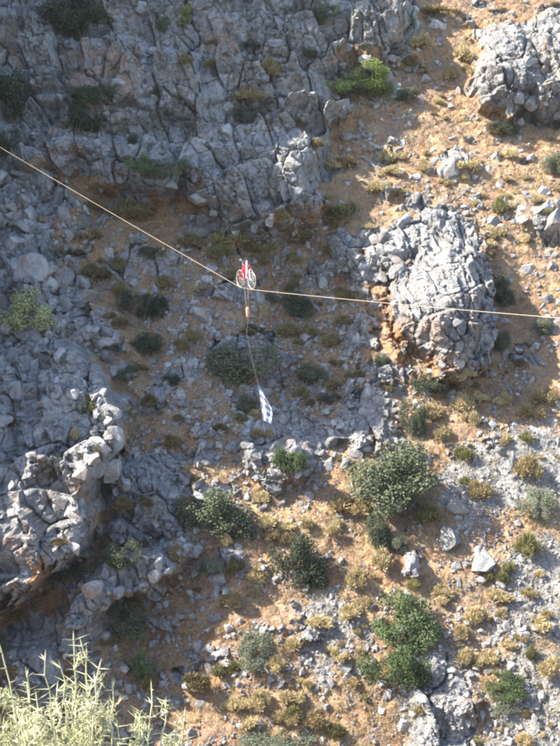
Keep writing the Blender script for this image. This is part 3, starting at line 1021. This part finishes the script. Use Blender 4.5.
def tussock(x, y, w, h, kind, rng):
    p = on_slope(x, y + h * 0.4)[0]
    d = float(p @ Fv)
    W, H = w * d / FPX, h * d / FPX
    o = link('tussock', TUS[kind][int(rng.integers(0, 4))])
    o.location = p - np.array((0, 0, 0.05 * H))
    o.rotation_euler = (0, 0, float(rng.uniform(0, 6.28)))
    v = rng.uniform(0.75, 1.3, 2)
    o.scale = (W * 1.25 * float(v[0]), W * 1.25 * float(v[1]), H * 2.1 * float(rng.uniform(0.7, 1.2)))
    mx, my, mn = min(MARKS, key=lambda m: (m[0] - x) ** 2 + (m[1] - y) ** 2)
    where = 'uphill of' if my - y > abs(mx - x) * 0.8 else ('downhill of' if y - my > abs(mx - x) * 0.8 else 'beside')
    size = 'large' if w > 21 else ('small' if w < 12 else 'mid-sized')
    lab = '%s %s cushion tussock %s %s' % (size, TK[kind], where, mn)
    tag(o, lab, 'tussock', TK[kind] + ' tussocks on the slope')


T_EXPL = [(346, 206, 40, 34, 'olive'), (336, 160, 30, 22, 'straw'), (386, 158, 20, 16, 'straw'), (392, 170, 18, 12, 'straw'), (380, 186, 20, 16, 'straw'),
          (350, 500, 34, 26, 'straw'), (336, 522, 24, 24, 'straw'), (464, 400, 24, 24, 'straw'), (442, 432, 18, 18, 'straw'), (430, 412, 26, 16, 'straw'),
          (470, 418, 20, 18, 'straw'), (544, 396, 22, 18, 'straw'), (506, 398, 14, 14, 'straw'), (468, 452, 16, 16, 'straw'), (528, 464, 22, 34, 'straw'),
          (506, 440, 14, 16, 'straw'), (478, 490, 20, 18, 'straw'), (430, 514, 28, 24, 'olive'), (380, 560, 24, 22, 'straw'), (356, 576, 24, 26, 'straw'),
          (528, 546, 22, 26, 'olive'), (508, 565, 14, 18, 'olive'), (268, 520, 22, 18, 'straw'), (288, 524, 18, 14, 'straw'), (262, 494, 22, 16, 'straw'),
          (232, 600, 20, 18, 'straw'), (258, 572, 20, 18, 'straw'), (236, 566, 18, 22, 'olive'), (228, 664, 34, 26, 'olive'), (292, 692, 26, 22, 'straw'),
          (316, 716, 24, 18, 'straw'), (260, 700, 22, 20, 'straw'), (236, 702, 20, 22, 'straw'), (352, 610, 24, 18, 'straw'), (332, 650, 18, 16, 'straw'),
          (440, 590, 22, 14, 'straw'), (500, 596, 24, 14, 'straw'), (528, 592, 16, 12, 'straw'), (476, 614, 20, 16, 'straw'), (442, 596, 18, 14, 'straw'),
          (462, 632, 16, 14, 'straw'), (490, 658, 22, 16, 'straw'), (508, 644, 16, 12, 'straw'), (544, 620, 26, 16, 'straw'), (550, 664, 26, 26, 'straw'),
          (414, 582, 18, 20, 'olive'), (496, 574, 18, 22, 'olive'), (414, 640, 0, 0, ''), (422, 710, 16, 12, 'straw'), (300, 640, 24, 22, 'straw'),
          (320, 620, 20, 14, 'straw'), (278, 660, 22, 18, 'straw'), (352, 680, 18, 14, 'straw'), (250, 720, 22, 16, 'straw'), (336, 730, 20, 16, 'olive'),
          (406, 60, 20, 18, 'brown'), (420, 40, 22, 20, 'straw'), (440, 8, 30, 14, 'straw'), (462, 54, 20, 24, 'straw'), (450, 72, 16, 22, 'straw'),
          (468, 164, 24, 18, 'straw'), (500, 206, 14, 22, 'olive'), (500, 230, 12, 16, 'straw'), (548, 210, 14, 8, 'olive'), (538, 200, 14, 10, 'straw'),
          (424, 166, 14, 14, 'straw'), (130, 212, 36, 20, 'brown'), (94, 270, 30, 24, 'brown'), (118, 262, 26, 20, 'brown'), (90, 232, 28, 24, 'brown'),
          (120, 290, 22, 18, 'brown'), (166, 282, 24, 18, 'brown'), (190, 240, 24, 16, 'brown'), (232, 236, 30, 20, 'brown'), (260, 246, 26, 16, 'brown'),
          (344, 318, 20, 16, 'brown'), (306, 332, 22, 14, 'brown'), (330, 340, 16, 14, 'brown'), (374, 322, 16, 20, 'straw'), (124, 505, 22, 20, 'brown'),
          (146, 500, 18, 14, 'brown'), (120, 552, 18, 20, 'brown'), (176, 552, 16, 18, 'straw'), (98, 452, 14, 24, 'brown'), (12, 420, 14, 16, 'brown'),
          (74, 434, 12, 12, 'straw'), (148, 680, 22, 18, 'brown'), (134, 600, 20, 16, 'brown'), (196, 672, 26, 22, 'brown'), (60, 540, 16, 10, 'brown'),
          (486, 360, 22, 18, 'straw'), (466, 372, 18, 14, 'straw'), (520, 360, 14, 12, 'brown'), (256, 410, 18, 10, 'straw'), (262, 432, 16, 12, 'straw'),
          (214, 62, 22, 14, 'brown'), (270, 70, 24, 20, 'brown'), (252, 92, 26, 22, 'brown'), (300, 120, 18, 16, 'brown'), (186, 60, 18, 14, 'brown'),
          (316, 144, 20, 16, 'brown'), (280, 218, 20, 12, 'brown'), (302, 232, 22, 14, 'brown'), (150, 400, 22, 16, 'brown'), (180, 344, 20, 14, 'brown')]
rng = np.random.default_rng(5)
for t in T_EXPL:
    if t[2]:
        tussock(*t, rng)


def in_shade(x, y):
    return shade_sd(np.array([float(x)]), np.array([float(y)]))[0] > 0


n = 0
while n < 80:
    x, y = rng.uniform(190, 565), rng.uniform(385, 750)
    if fbm(np.array([x / 45]), np.array([y / 45]), 170, 2)[0] < 0.06 or sample(SOIL, np.array([x]), np.array([y]))[0] < 0.5: continue
    if in_shade(x, y): continue
    w = 6 + 14 * rng.uniform() ** 1.8
    tussock(x, y, w, w * rng.uniform(0.7, 1.0), 'straw' if rng.uniform() < 0.8 else 'olive', rng); n += 1
n = 0
while n < 48:
    x, y = rng.uniform(340, 565), rng.uniform(-5, 260)
    if in_shade(x, y) or sample(SOIL, np.array([x]), np.array([y]))[0] < 0.5: continue
    w = rng.uniform(6, 14)
    tussock(x, y, w, w * 0.8, 'straw', rng); n += 1
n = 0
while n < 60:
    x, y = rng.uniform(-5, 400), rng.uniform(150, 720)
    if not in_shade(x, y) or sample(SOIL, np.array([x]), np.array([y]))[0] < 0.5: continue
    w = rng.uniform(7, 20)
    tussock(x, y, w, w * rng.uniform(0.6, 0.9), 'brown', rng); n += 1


def dry_grass():
    """thin dry grass and herb tufts too small to count, over the whole slope"""
    g = np.random.default_rng(77)
    n = 48000
    x = g.uniform(-10, 570, n); y = g.uniform(-10, 756, n)
    keep = (sample(SOIL, x, y) > 0.45) & (g.uniform(0, 1, n) < 0.28 + 1.1 * sstep(-0.12, 0.25, fbm(x / 30, y / 26, 180, 3)))
    x, y = x[keep], y[keep]; n = len(x)
    c = on_slope(x, y)
    sz = g.uniform(0.10, 0.30, n)
    B = 9
    a = g.normal(size=(n, B, 3)) * np.array((0.55, 0.55, 0.25)) + np.array((0, 0, 0.75))
    a /= np.linalg.norm(a, axis=2)[..., None]
    root = c[:, None, :] + g.normal(size=(n, B, 3)) * np.array((0.5, 0.5, 0.1)) * sz[:, None, None]
    tip = root + a * (sz[:, None, None] * g.uniform(0.5, 1.2, (n, B, 1)))
    w = np.cross(a, g.normal(size=(n, B, 3))); w /= np.linalg.norm(w, axis=2)[..., None]
    w *= 0.012
    q = np.stack([root - w, root + w, tip], 2).reshape(-1, 3)
    me = mesh_np('dry_grass', q, np.arange(n * B * 3).reshape(-1, 3), False)
    tag(link('dry_grass', me, M_LEAF['straw']), 'thin dry grass scattered over the stony slope', 'grass', kind='stuff')


def shade_scrub():
    """dull brown dwarf scrub kept inside the shade outline, darkening the soil there"""
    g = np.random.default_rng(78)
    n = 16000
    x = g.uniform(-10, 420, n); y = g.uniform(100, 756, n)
    keep = (sample(SOIL, x, y) > 0.4) & (shade_sd(x, y) > -4) & (g.uniform(0, 1, n) < 0.06 + 1.1 * sstep(-0.05, 0.25, fbm(x / 26, y / 20, 185, 4)))  # scrub stops at the shade edge, added to deepen the shaded floor
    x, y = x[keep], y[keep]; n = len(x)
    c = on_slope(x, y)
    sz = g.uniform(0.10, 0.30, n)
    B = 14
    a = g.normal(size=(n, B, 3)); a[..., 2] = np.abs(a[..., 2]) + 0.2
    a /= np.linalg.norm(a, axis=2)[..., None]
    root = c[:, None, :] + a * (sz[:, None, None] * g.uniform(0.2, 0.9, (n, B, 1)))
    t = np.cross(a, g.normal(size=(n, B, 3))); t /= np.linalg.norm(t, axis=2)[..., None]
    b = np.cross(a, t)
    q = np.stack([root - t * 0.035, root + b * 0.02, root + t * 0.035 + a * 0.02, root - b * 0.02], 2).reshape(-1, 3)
    me = mesh_np('shade_scrub', q, np.arange(n * B * 4).reshape(-1, 4), False)
    tag(link('shade_scrub', me, M_LEAF['brown']), 'low brown dwarf scrub added to darken the shaded gully soil', 'scrub', kind='stuff')


dry_grass()
shade_scrub()


# ------------------------------------------------------------------ rope, bicycle, counterweight, flag
def at(x, y, d):
    return (x - 280) / FPX * d * Rv + (373 - y) / FPX * d * Uv + d * Fv


def tube(pts, rad, sides=8, closed=False):
    """one swept tube; rad a number or a list"""
    pts = [Vector(p) for p in pts]; n = len(pts)
    rad = rad if hasattr(rad, '__len__') else [rad] * n
    V = []; Fc = []
    ref = None
    for i, p in enumerate(pts):
        if closed: t = pts[(i + 1) % n] - pts[i - 1]
        else: t = pts[min(i + 1, n - 1)] - pts[max(i - 1, 0)]
        t.normalize()
        if ref is None:
            ref = t.orthogonal().normalized()
        ref = (ref - t * ref.dot(t)).normalized()
        b = t.cross(ref)
        for k in range(sides):
            a = 2 * math.pi * k / sides
            V.append(p + (ref * math.cos(a) + b * math.sin(a)) * rad[i])
    for i in range(n if closed else n - 1):
        j = (i + 1) % n
        for k in range(sides):
            Fc.append((i * sides + k, i * sides + (k + 1) % sides, j * sides + (k + 1) % sides, j * sides + k))
    if not closed:
        Fc += []
    return [tuple(v) for v in V], Fc


def join(parts):
    V = []; Fc = []
    for v, f in parts:
        o = len(V); V += v; Fc += [tuple(i + o for i in q) for q in f]
    return V, Fc


def mesh_py(name, vf, mat, parent=None, smooth=True):
    me = bpy.data.meshes.new(name)
    me.from_pydata(vf[0], [], vf[1]); me.update()
    me.polygons.foreach_set('use_smooth', np.full(len(me.polygons), smooth, bool))
    return link(name, me, mat, parent)


def box(c, s):
    c = Vector(c)
    V = [tuple(c + Vector((sx * s[0] / 2, sy * s[1] / 2, sz * s[2] / 2))) for sx in (-1, 1) for sy in (-1, 1) for sz in (-1, 1)]
    return V, [(0, 1, 3, 2), (4, 6, 7, 5), (0, 4, 5, 1), (2, 3, 7, 6), (0, 2, 6, 4), (1, 5, 7, 3)]


M_ROPE = mat_plain('tan_rope', (0.33, 0.27, 0.20), 0.8)
M_RED = mat_plain('red_paint', (0.42, 0.025, 0.04), 0.35)
M_WHITE = mat_plain('white_paint', (0.78, 0.77, 0.75), 0.35)
M_TYRE = mat_plain('pale_tyre', (0.27, 0.23, 0.17), 0.7)
M_STEEL = mat_plain('bare_steel', (0.55, 0.52, 0.47), 0.4, 0.7)
M_BLACK = mat_plain('black_rubber', (0.03, 0.03, 0.032), 0.6)
M_ORANGE = mat_plain('orange_rust_paint', (0.46, 0.26, 0.17), 0.6)
M_LINE = mat_plain('white_cord', (0.40, 0.36, 0.30), 0.8)

BIKE_D = 40.0
B0 = at(246, 288.5, BIKE_D)                  # where the rope passes under the bicycle
LEFT = at(-60, 109, 84.0)                    # anchored beyond on the far side
RIGHT = at(640, 320, 23.7)
END = RIGHT + (RIGHT - B0) * 1.1 + np.array((0, 0, 0.2))
LEND = LEFT + (LEFT - B0) * 0.35
HD = Vector(RIGHT - LEFT); HD.z = 0; HD.normalize()      # along the rope, towards the near side
wb = 0.48


def rope_pts():
    L = []
    pf, pn = Vector(B0) - HD * wb, Vector(B0) + HD * wb
    for i in range(25):
        q = i / 24
        L.append(Vector(LEND).lerp(pf, q) - Vector((0, 0, 1)) * 0.5 * 4 * q * (1 - q) * 0.3)
    for i in range(25):
        q = i / 24
        L.append(pn.lerp(Vector(END), q) - Vector((0, 0, 1)) * 0.6 * 4 * q * (1 - q) * 0.3)
    return L


rope = mesh_py('rope', tube(rope_pts(), 0.0080, 8), M_ROPE)
tag(rope, 'long tan rope stretched across the gorge, sagging under the bicycle', 'rope')

rz = math.atan2(HD.y, HD.x)
bike = empty('bicycle', Vector(B0) + Vector((0, 0, 0.008)), rz)
tag(bike, 'red and white bicycle balanced on the rope over the gorge', 'bicycle')
WR = 0.32


def circle(c, r, n=40):
    return [(c[0] + r * math.cos(2 * math.pi * k / n), c[1], c[2] + r * math.sin(2 * math.pi * k / n)) for k in range(n)]


for sx in (-1, 1):
    c = (sx * wb, 0, WR)
    w = empty('wheel', (0, 0, 0)); w.parent = bike
    mesh_py('tyre', tube(circle(c, WR - 0.011), 0.011, 8, True), M_TYRE, w)
    mesh_py('rim', tube(circle(c, WR - 0.034), 0.007, 6, True), M_STEEL, w)
    mesh_py('hub', tube([(c[0], -0.05, c[2]), (c[0], 0.05, c[2])], 0.025, 10), M_STEEL, w)
    sp = []
    for k in range(20):
        a = 2 * math.pi * k / 20
        sp.append(tube([(c[0], 0.03 * (-1) ** k, c[2]), (c[0] + (WR - 0.06) * math.cos(a), 0, c[2] + (WR - 0.06) * math.sin(a))], 0.003, 4))
    mesh_py('spokes', join(sp), M_STEEL, w)
# x = +wb is the near (front) wheel
bb = (-0.09, 0, 0.29); seat = (-0.24, 0, 0.80); head_t = (0.34, 0, 0.84); head_b = (0.375, 0, 0.70); rear = (-wb, 0, WR); front = (wb, 0, WR)
fr = mesh_py('frame', join([tube([bb, seat], 0.024), tube([bb, head_b], 0.032), tube([seat, head_t], 0.026), tube([head_t, head_b], 0.032)]
     + [tube([(rear[0], s * 0.06, rear[2]), (bb[0], s * 0.03, bb[2])], 0.014) for s in (-1, 1)]
     + [tube([(rear[0], s * 0.06, rear[2]), (seat[0] + 0.03, s * 0.02, seat[2] - 0.1)], 0.014) for s in (-1, 1)]), M_RED, bike)
mesh_py('fork', join([tube([head_b, (head_b[0] + 0.012, 0, head_b[2] - 0.02)], 0.04)] + [tube([(head_b[0] + 0.01, s * 0.055, head_b[2] - 0.01), (front[0], s * 0.06, front[2])], 0.022) for s in (-1, 1)]), M_WHITE, bike)
# the white number panel and red side panels of the show frame
mesh_py('front_panel', join([tube([(0.07, 0, 1.02), (0.075, 0, 0.94), (0.08, 0, 0.5), (0.08, 0, 0.36)], [0.012, 0.035, 0.045, 0.03], 10)]), M_WHITE, bike)
for s in (-1, 1):
    q = [(0.06, 0.03, 0.93), (0.05, 0.04, 0.66), (-0.05, 0.17, 0.50), (-0.04, 0.11, 0.74)]
    mesh_py('side_panel', ([(a + e, s * b, c) for e in (0, -0.03) for a, b, c in q],
                           [(0, 1, 2, 3), (7, 6, 5, 4), (0, 4, 5, 1), (1, 5, 6, 2), (2, 6, 7, 3), (3, 7, 4, 0)]), M_RED, bike, False)
hb = mesh_py('handlebar', join([tube([head_t, (0.33, 0, 1.04)], 0.018), tube([(0.26, -0.30, 1.06), (0.32, -0.2, 1.07), (0.34, 0, 1.05), (0.32, 0.2, 1.07), (0.26, 0.30, 1.06)], 0.017)]), M_BLACK, bike)
for s in (-1, 1):
    mesh_py('grip', tube([(0.26, s * 0.30, 1.06), (0.18, s * 0.33, 1.045)], 0.026), M_TYRE, hb)
mesh_py('saddle_post', tube([seat, (-0.27, 0, 0.93)], 0.016), M_STEEL, bike)
sv = []
bm = bmesh.new()
bmesh.ops.create_uvsphere(bm, u_segments=16, v_segments=10, radius=1)
for v in bm.verts:
    q = v.co.copy(); t_ = (q.x + 1) / 2
    v.co = Vector((-0.26 + q.x * 0.14, q.y * (0.085 - 0.055 * t_), 0.955 + q.z * 0.03 + 0.01 * (1 - t_)))
me = bpy.data.meshes.new('saddle'); bm.to_mesh(me); bm.free(); link('saddle', me, M_BLACK, bike)
ring = circle((bb[0], 0.06, bb[2]), 0.09, 24)
ck = mesh_py('crank', join([tube(ring, 0.008, 6, True), tube([(bb[0], -0.09, bb[2]), (bb[0], 0.09, bb[2])], 0.016), tube([(bb[0], 0.09, bb[2]), (bb[0] + 0.1, 0.09, bb[2] - 0.14)], 0.011),
     tube([(bb[0], -0.09, bb[2]), (bb[0] - 0.1, -0.09, bb[2] + 0.14)], 0.011)]), M_STEEL, bike)
for s in (-1, 1):
    mesh_py('pedal', box((bb[0] + s * 0.1, s * 0.14, bb[2] - s * 0.14), (0.09, 0.09, 0.025)), M_BLACK, ck, False)
# counterweight hanging under the rope on two bars fixed to the frame
cw = empty('counterweight', (0, 0, 0)); cw.parent = bike
dz = Vector((-0.02, 0.09, -0.98))
for s in (-1, 1):
    mesh_py('hanger_bar', tube([(0.05 * s, s * 0.05, 0.29), (0.04 * s, s * 0.05 + 0.01, 0.0), Vector((0.0, s * 0.035, 0)) + dz * 0.72], 0.012, 8), M_TYRE, cw)
mesh_py('cross_bar', tube([(0.05, -0.1, 0.02), (0.05, 0.12, 0.02)], 0.012), M_TYRE, cw)
b0 = dz * 0.70; b1 = dz * 1.10
mesh_py('weight', tube([b0, b0 * 1.01, b0.lerp(b1, 0.15), b0.lerp(b1, 0.85), b1, b1 * 1.005], [0.001, 0.045, 0.07, 0.075, 0.045, 0.001], 14), M_ORANGE, cw)

# cord and flag
bpy.context.view_layer.update()
K0 = bike.matrix_world @ (dz * 1.10)
dF = float(np.array(K0) @ Fv)
ft, fb_ = Vector(at(258.5, 386, dF)), Vector(at(263.5, 424, dF))
cord_p = [K0, Vector(at(246.6, 332, dF)), Vector(at(250.4, 352, dF)), Vector(at(254.8, 371, dF)), ft, Vector(at(260.5, 402, dF)), fb_, Vector(at(264.5, 432, dF))]
tag(mesh_py('cord', tube(cord_p, 0.0026, 6), M_LINE), 'thin pale cord hanging from the counterweight down to the flag', 'cord')


def flag():
    # hoist along the cord; nine stripes, canton with cross in the lower hoist corner
    nx, ny = 24, 36
    V = []; Fc = []; UVc = []
    for j in range(ny + 1):
        v = j / ny
        h = Vector(at(258.5, 386, dF)).lerp(Vector(at(263, 420, dF)), v)
        for i in range(nx + 1):
            u = i / nx
            drop = 0.36 * u + 0.10 * u * u
            x = 0.38 * u * (0.75 + 0.5 * math.sin(math.pi * min(1, v * 1.05)) * 0.6)
            z = -drop * (1 - 0.75 * v)
            dep = 0.05 * math.sin(u * 9 + v * 2) * u + 0.04 * math.sin(u * 5 - v * 5) * u
            V.append(tuple(h + Vector((x + 0.012, dep - 0.12 * u, z))))
            UVc.append((u, v))
    for j in range(ny):
        for i in range(nx):
            a = j * (nx + 1) + i
            Fc.append((a, a + 1, a + nx + 2, a + nx + 1))
    me = bpy.data.meshes.new('flag'); me.from_pydata(V, [], Fc); me.update()
    uv = me.uv_layers.new(name='UVMap')
    li = np.zeros(len(me.loops), np.int32); me.loops.foreach_get('vertex_index', li)
    uv.data.foreach_set('uv', np.array(UVc, np.float32)[li].ravel())
    me.polygons.foreach_set('use_smooth', np.ones(len(me.polygons), bool))
    m, nt, b = new_mat('blue_white_flag_cloth')
    k = NT(nt)
    tc = nt.nodes.new('ShaderNodeUVMap'); tc.uv_map = 'UVMap'
    sep = nt.nodes.new('ShaderNodeSeparateXYZ'); k.L(tc.outputs[0], sep.inputs[0])
    u, v = sep.outputs[0], sep.outputs[1]
    # five broad bands are what the photo resolves: blue first, alternating; canton at the hoist, lower corner
    stripe = k.math('GREATER_THAN', k.math('MODULO', k.math('MULTIPLY', v, 9.0), 2.0), 1.0)     # 1 = white
    can = k.math('MULTIPLY', k.math('LESS_THAN', u, 0.42), k.math('GREATER_THAN', v, 0.4444))
    cross = k.math('MAXIMUM', k.math('LESS_THAN', k.math('ABSOLUTE', k.math('SUBTRACT', u, 0.21)), 0.045),
                   k.math('LESS_THAN', k.math('ABSOLUTE', k.math('SUBTRACT', v, 0.722)), 0.055))
    white = k.math('ADD', k.math('MULTIPLY', can, cross), k.math('MULTIPLY', k.math('SUBTRACT', 1.0, can), stripe))
    c = k.mix(white, (0.19, 0.23, 0.40), (0.72, 0.72, 0.72))
    k.L(c, b.inputs['Base Color'])
    tr = nt.nodes.new('ShaderNodeBsdfTranslucent'); k.L(c, tr.inputs[0])
    mx = nt.nodes.new('ShaderNodeMixShader'); mx.inputs[0].default_value = 0.3
    out = [q for q in nt.nodes if q.type == 'OUTPUT_MATERIAL'][0]
    k.L(b.outputs[0], mx.inputs[1]); k.L(tr.outputs[0], mx.inputs[2]); k.L(mx.outputs[0], out.inputs[0])
    o = link('flag', me, m)
    tag(o, 'blue and white striped flag hanging limp from the cord below the bicycle', 'flag')


flag()


# ------------------------------------------------------------------ the thorny plant close to the viewer
def thorn_plant():
    r = random.Random(12)
    m_st = mat_leaf('pale_thorn_stem', (0.32, 0.325, 0.165), (0.56, 0.55, 0.345), 0.08)
    D = 2.05
    gz = -2.05
    base = Vector(at(86, 1010, D)); base.z = gz
    root = empty('thorny_shrub', base)
    tag(root, 'pale yellow-green thorny shrub with long spines in the near foreground', 'shrub')
    tips = [(r.uniform(22, 112), 700 + r.uniform(-12, 60)) for _ in range(12)] + [(r.uniform(120, 200), 745 + r.uniform(-12, 40)) for _ in range(5)] + [(4, 652), (28, 676), (46, 660), (62, 668), (74, 640), (84, 646), (98, 668), (114, 690), (36, 700), (22, 735), (58, 690), (88, 690), (72, 706),
            (152, 690), (136, 716), (166, 708), (184, 716), (120, 726), (176, 742), (150, 730), (104, 742), (52, 728), (10, 752), (70, 740), (130, 745), (198, 750)]
    n_spine = 0
    for ti, (tx, ty) in enumerate(tips):
        d = D + r.uniform(-0.13, 0.13)
        tip = Vector(at(tx, ty, d))
        b = base + Vector((r.uniform(-0.06, 0.06), r.uniform(-0.06, 0.06), 0.0))
        mid = b.lerp(tip, 0.5) + Vector((0.25 * (b.x - tip.x) * -0.4, 0, 0.05)) + Vector((r.uniform(-.02, .02), 0, 0))
        main = []
        for i in range(41):
            q = i / 40
            p = (1 - q) ** 2 * b + 2 * q * (1 - q) * mid + q * q * tip
            main.append(p + Vector((r.gauss(0, 0.002), r.gauss(0, 0.002), 0)))
        br = mesh_py('branch', tube(main, [0.0048 * (1 - 0.76 * i / 40) for i in range(41)], 6), m_st, root)
        br.matrix_parent_inverse = Matrix.Translation(-base)
        sp = []

        def spine(p, dirv, ln, rad):
            e = p + dirv * ln
            v, f = tube([p, p.lerp(e, 0.5), e], [rad, rad * 0.72, rad * 0.08], 5)
            sp.append((v, f))

        def twig(p, dirv, ln, depth):
            nonlocal n_spine
            pts = [p]
            dv = dirv.copy()
            st = 6
            for i in range(st):
                dv = (dv + Vector((r.gauss(0, 0.04), r.gauss(0, 0.04), 0.03))).normalized()
                pts.append(pts[-1] + dv * ln / st)
            sp.append(tube(pts, [0.0021 * (1 - 0.7 * i / st) for i in range(st + 1)], 5))
            for i in range(1, st + 1):
                for s in range(2):
                    out = dv.cross(Vector((r.gauss(0, 1), r.gauss(0, 1), r.gauss(0, 1)))).normalized()
                    spine(pts[i], (dv * 0.3 + out).normalized(), r.uniform(0.010, 0.026), 0.00085)
                if depth > 0 and r.random() < 0.35:
                    out = dv.cross(Vector((r.gauss(0, 1), r.gauss(0, 1), r.gauss(0, 1)))).normalized()
                    twig(pts[i], (dv * 0.6 + out).normalized(), ln * 0.6, depth - 1)

        for i in range(15, 41):
            t = (main[min(i + 1, 40)] - main[max(i - 1, 0)]).normalized()
            for s in range(2):
                out = t.cross(Vector((r.gauss(0, 1), r.gauss(0, 1), r.gauss(0, 1)))).normalized()
                spine(main[i], (t * 0.35 + out).normalized(), r.uniform(0.014, 0.034), 0.0010)
            for _k in range(1 if i < 39 and r.random() < 0.55 else 0):
                out = t.cross(Vector((r.gauss(0, 1), r.gauss(0, 1), r.gauss(0, 1)))).normalized()
                twig(main[i], (t * 0.55 + out).normalized(), r.uniform(0.025, 0.06), 1)
        spine(main[-1], (main[-1] - main[-2]).normalized(), 0.02, 0.0015)
        s = mesh_py('spines', join(sp), m_st, br)
        tag(s, kind='stuff')


thorn_plant()


# ------------------------------------------------------------------ the thin air of the gorge
def haze():
    m = bpy.data.materials.new('thin_air_haze'); m.use_nodes = True
    nt = m.node_tree
    for n in list(nt.nodes): nt.nodes.remove(n)
    out = nt.nodes.new('ShaderNodeOutputMaterial')
    v = nt.nodes.new('ShaderNodeVolumePrincipled')
    v.inputs['Color'].default_value = (0.86, 0.9, 0.96, 1)
    v.inputs['Density'].default_value = 0.0001
    nt.links.new(v.outputs[0], out.inputs['Volume'])
    bpy.context.view_layer.update()
    lo = np.full(3, 1e9); hi = -lo
    for o in scene.objects:
        if o.type == 'MESH':
            for c in o.bound_box:
                p = np.array(o.matrix_world @ Vector(c)); lo = np.minimum(lo, p); hi = np.maximum(hi, p)
    lo = lo - (5, 5, 1); hi = hi + (5, 5, 3)
    o = mesh_py('haze', box(tuple((lo + hi) / 2), tuple(hi - lo)), m, None, False)
    tag(o, kind='stuff')


haze()
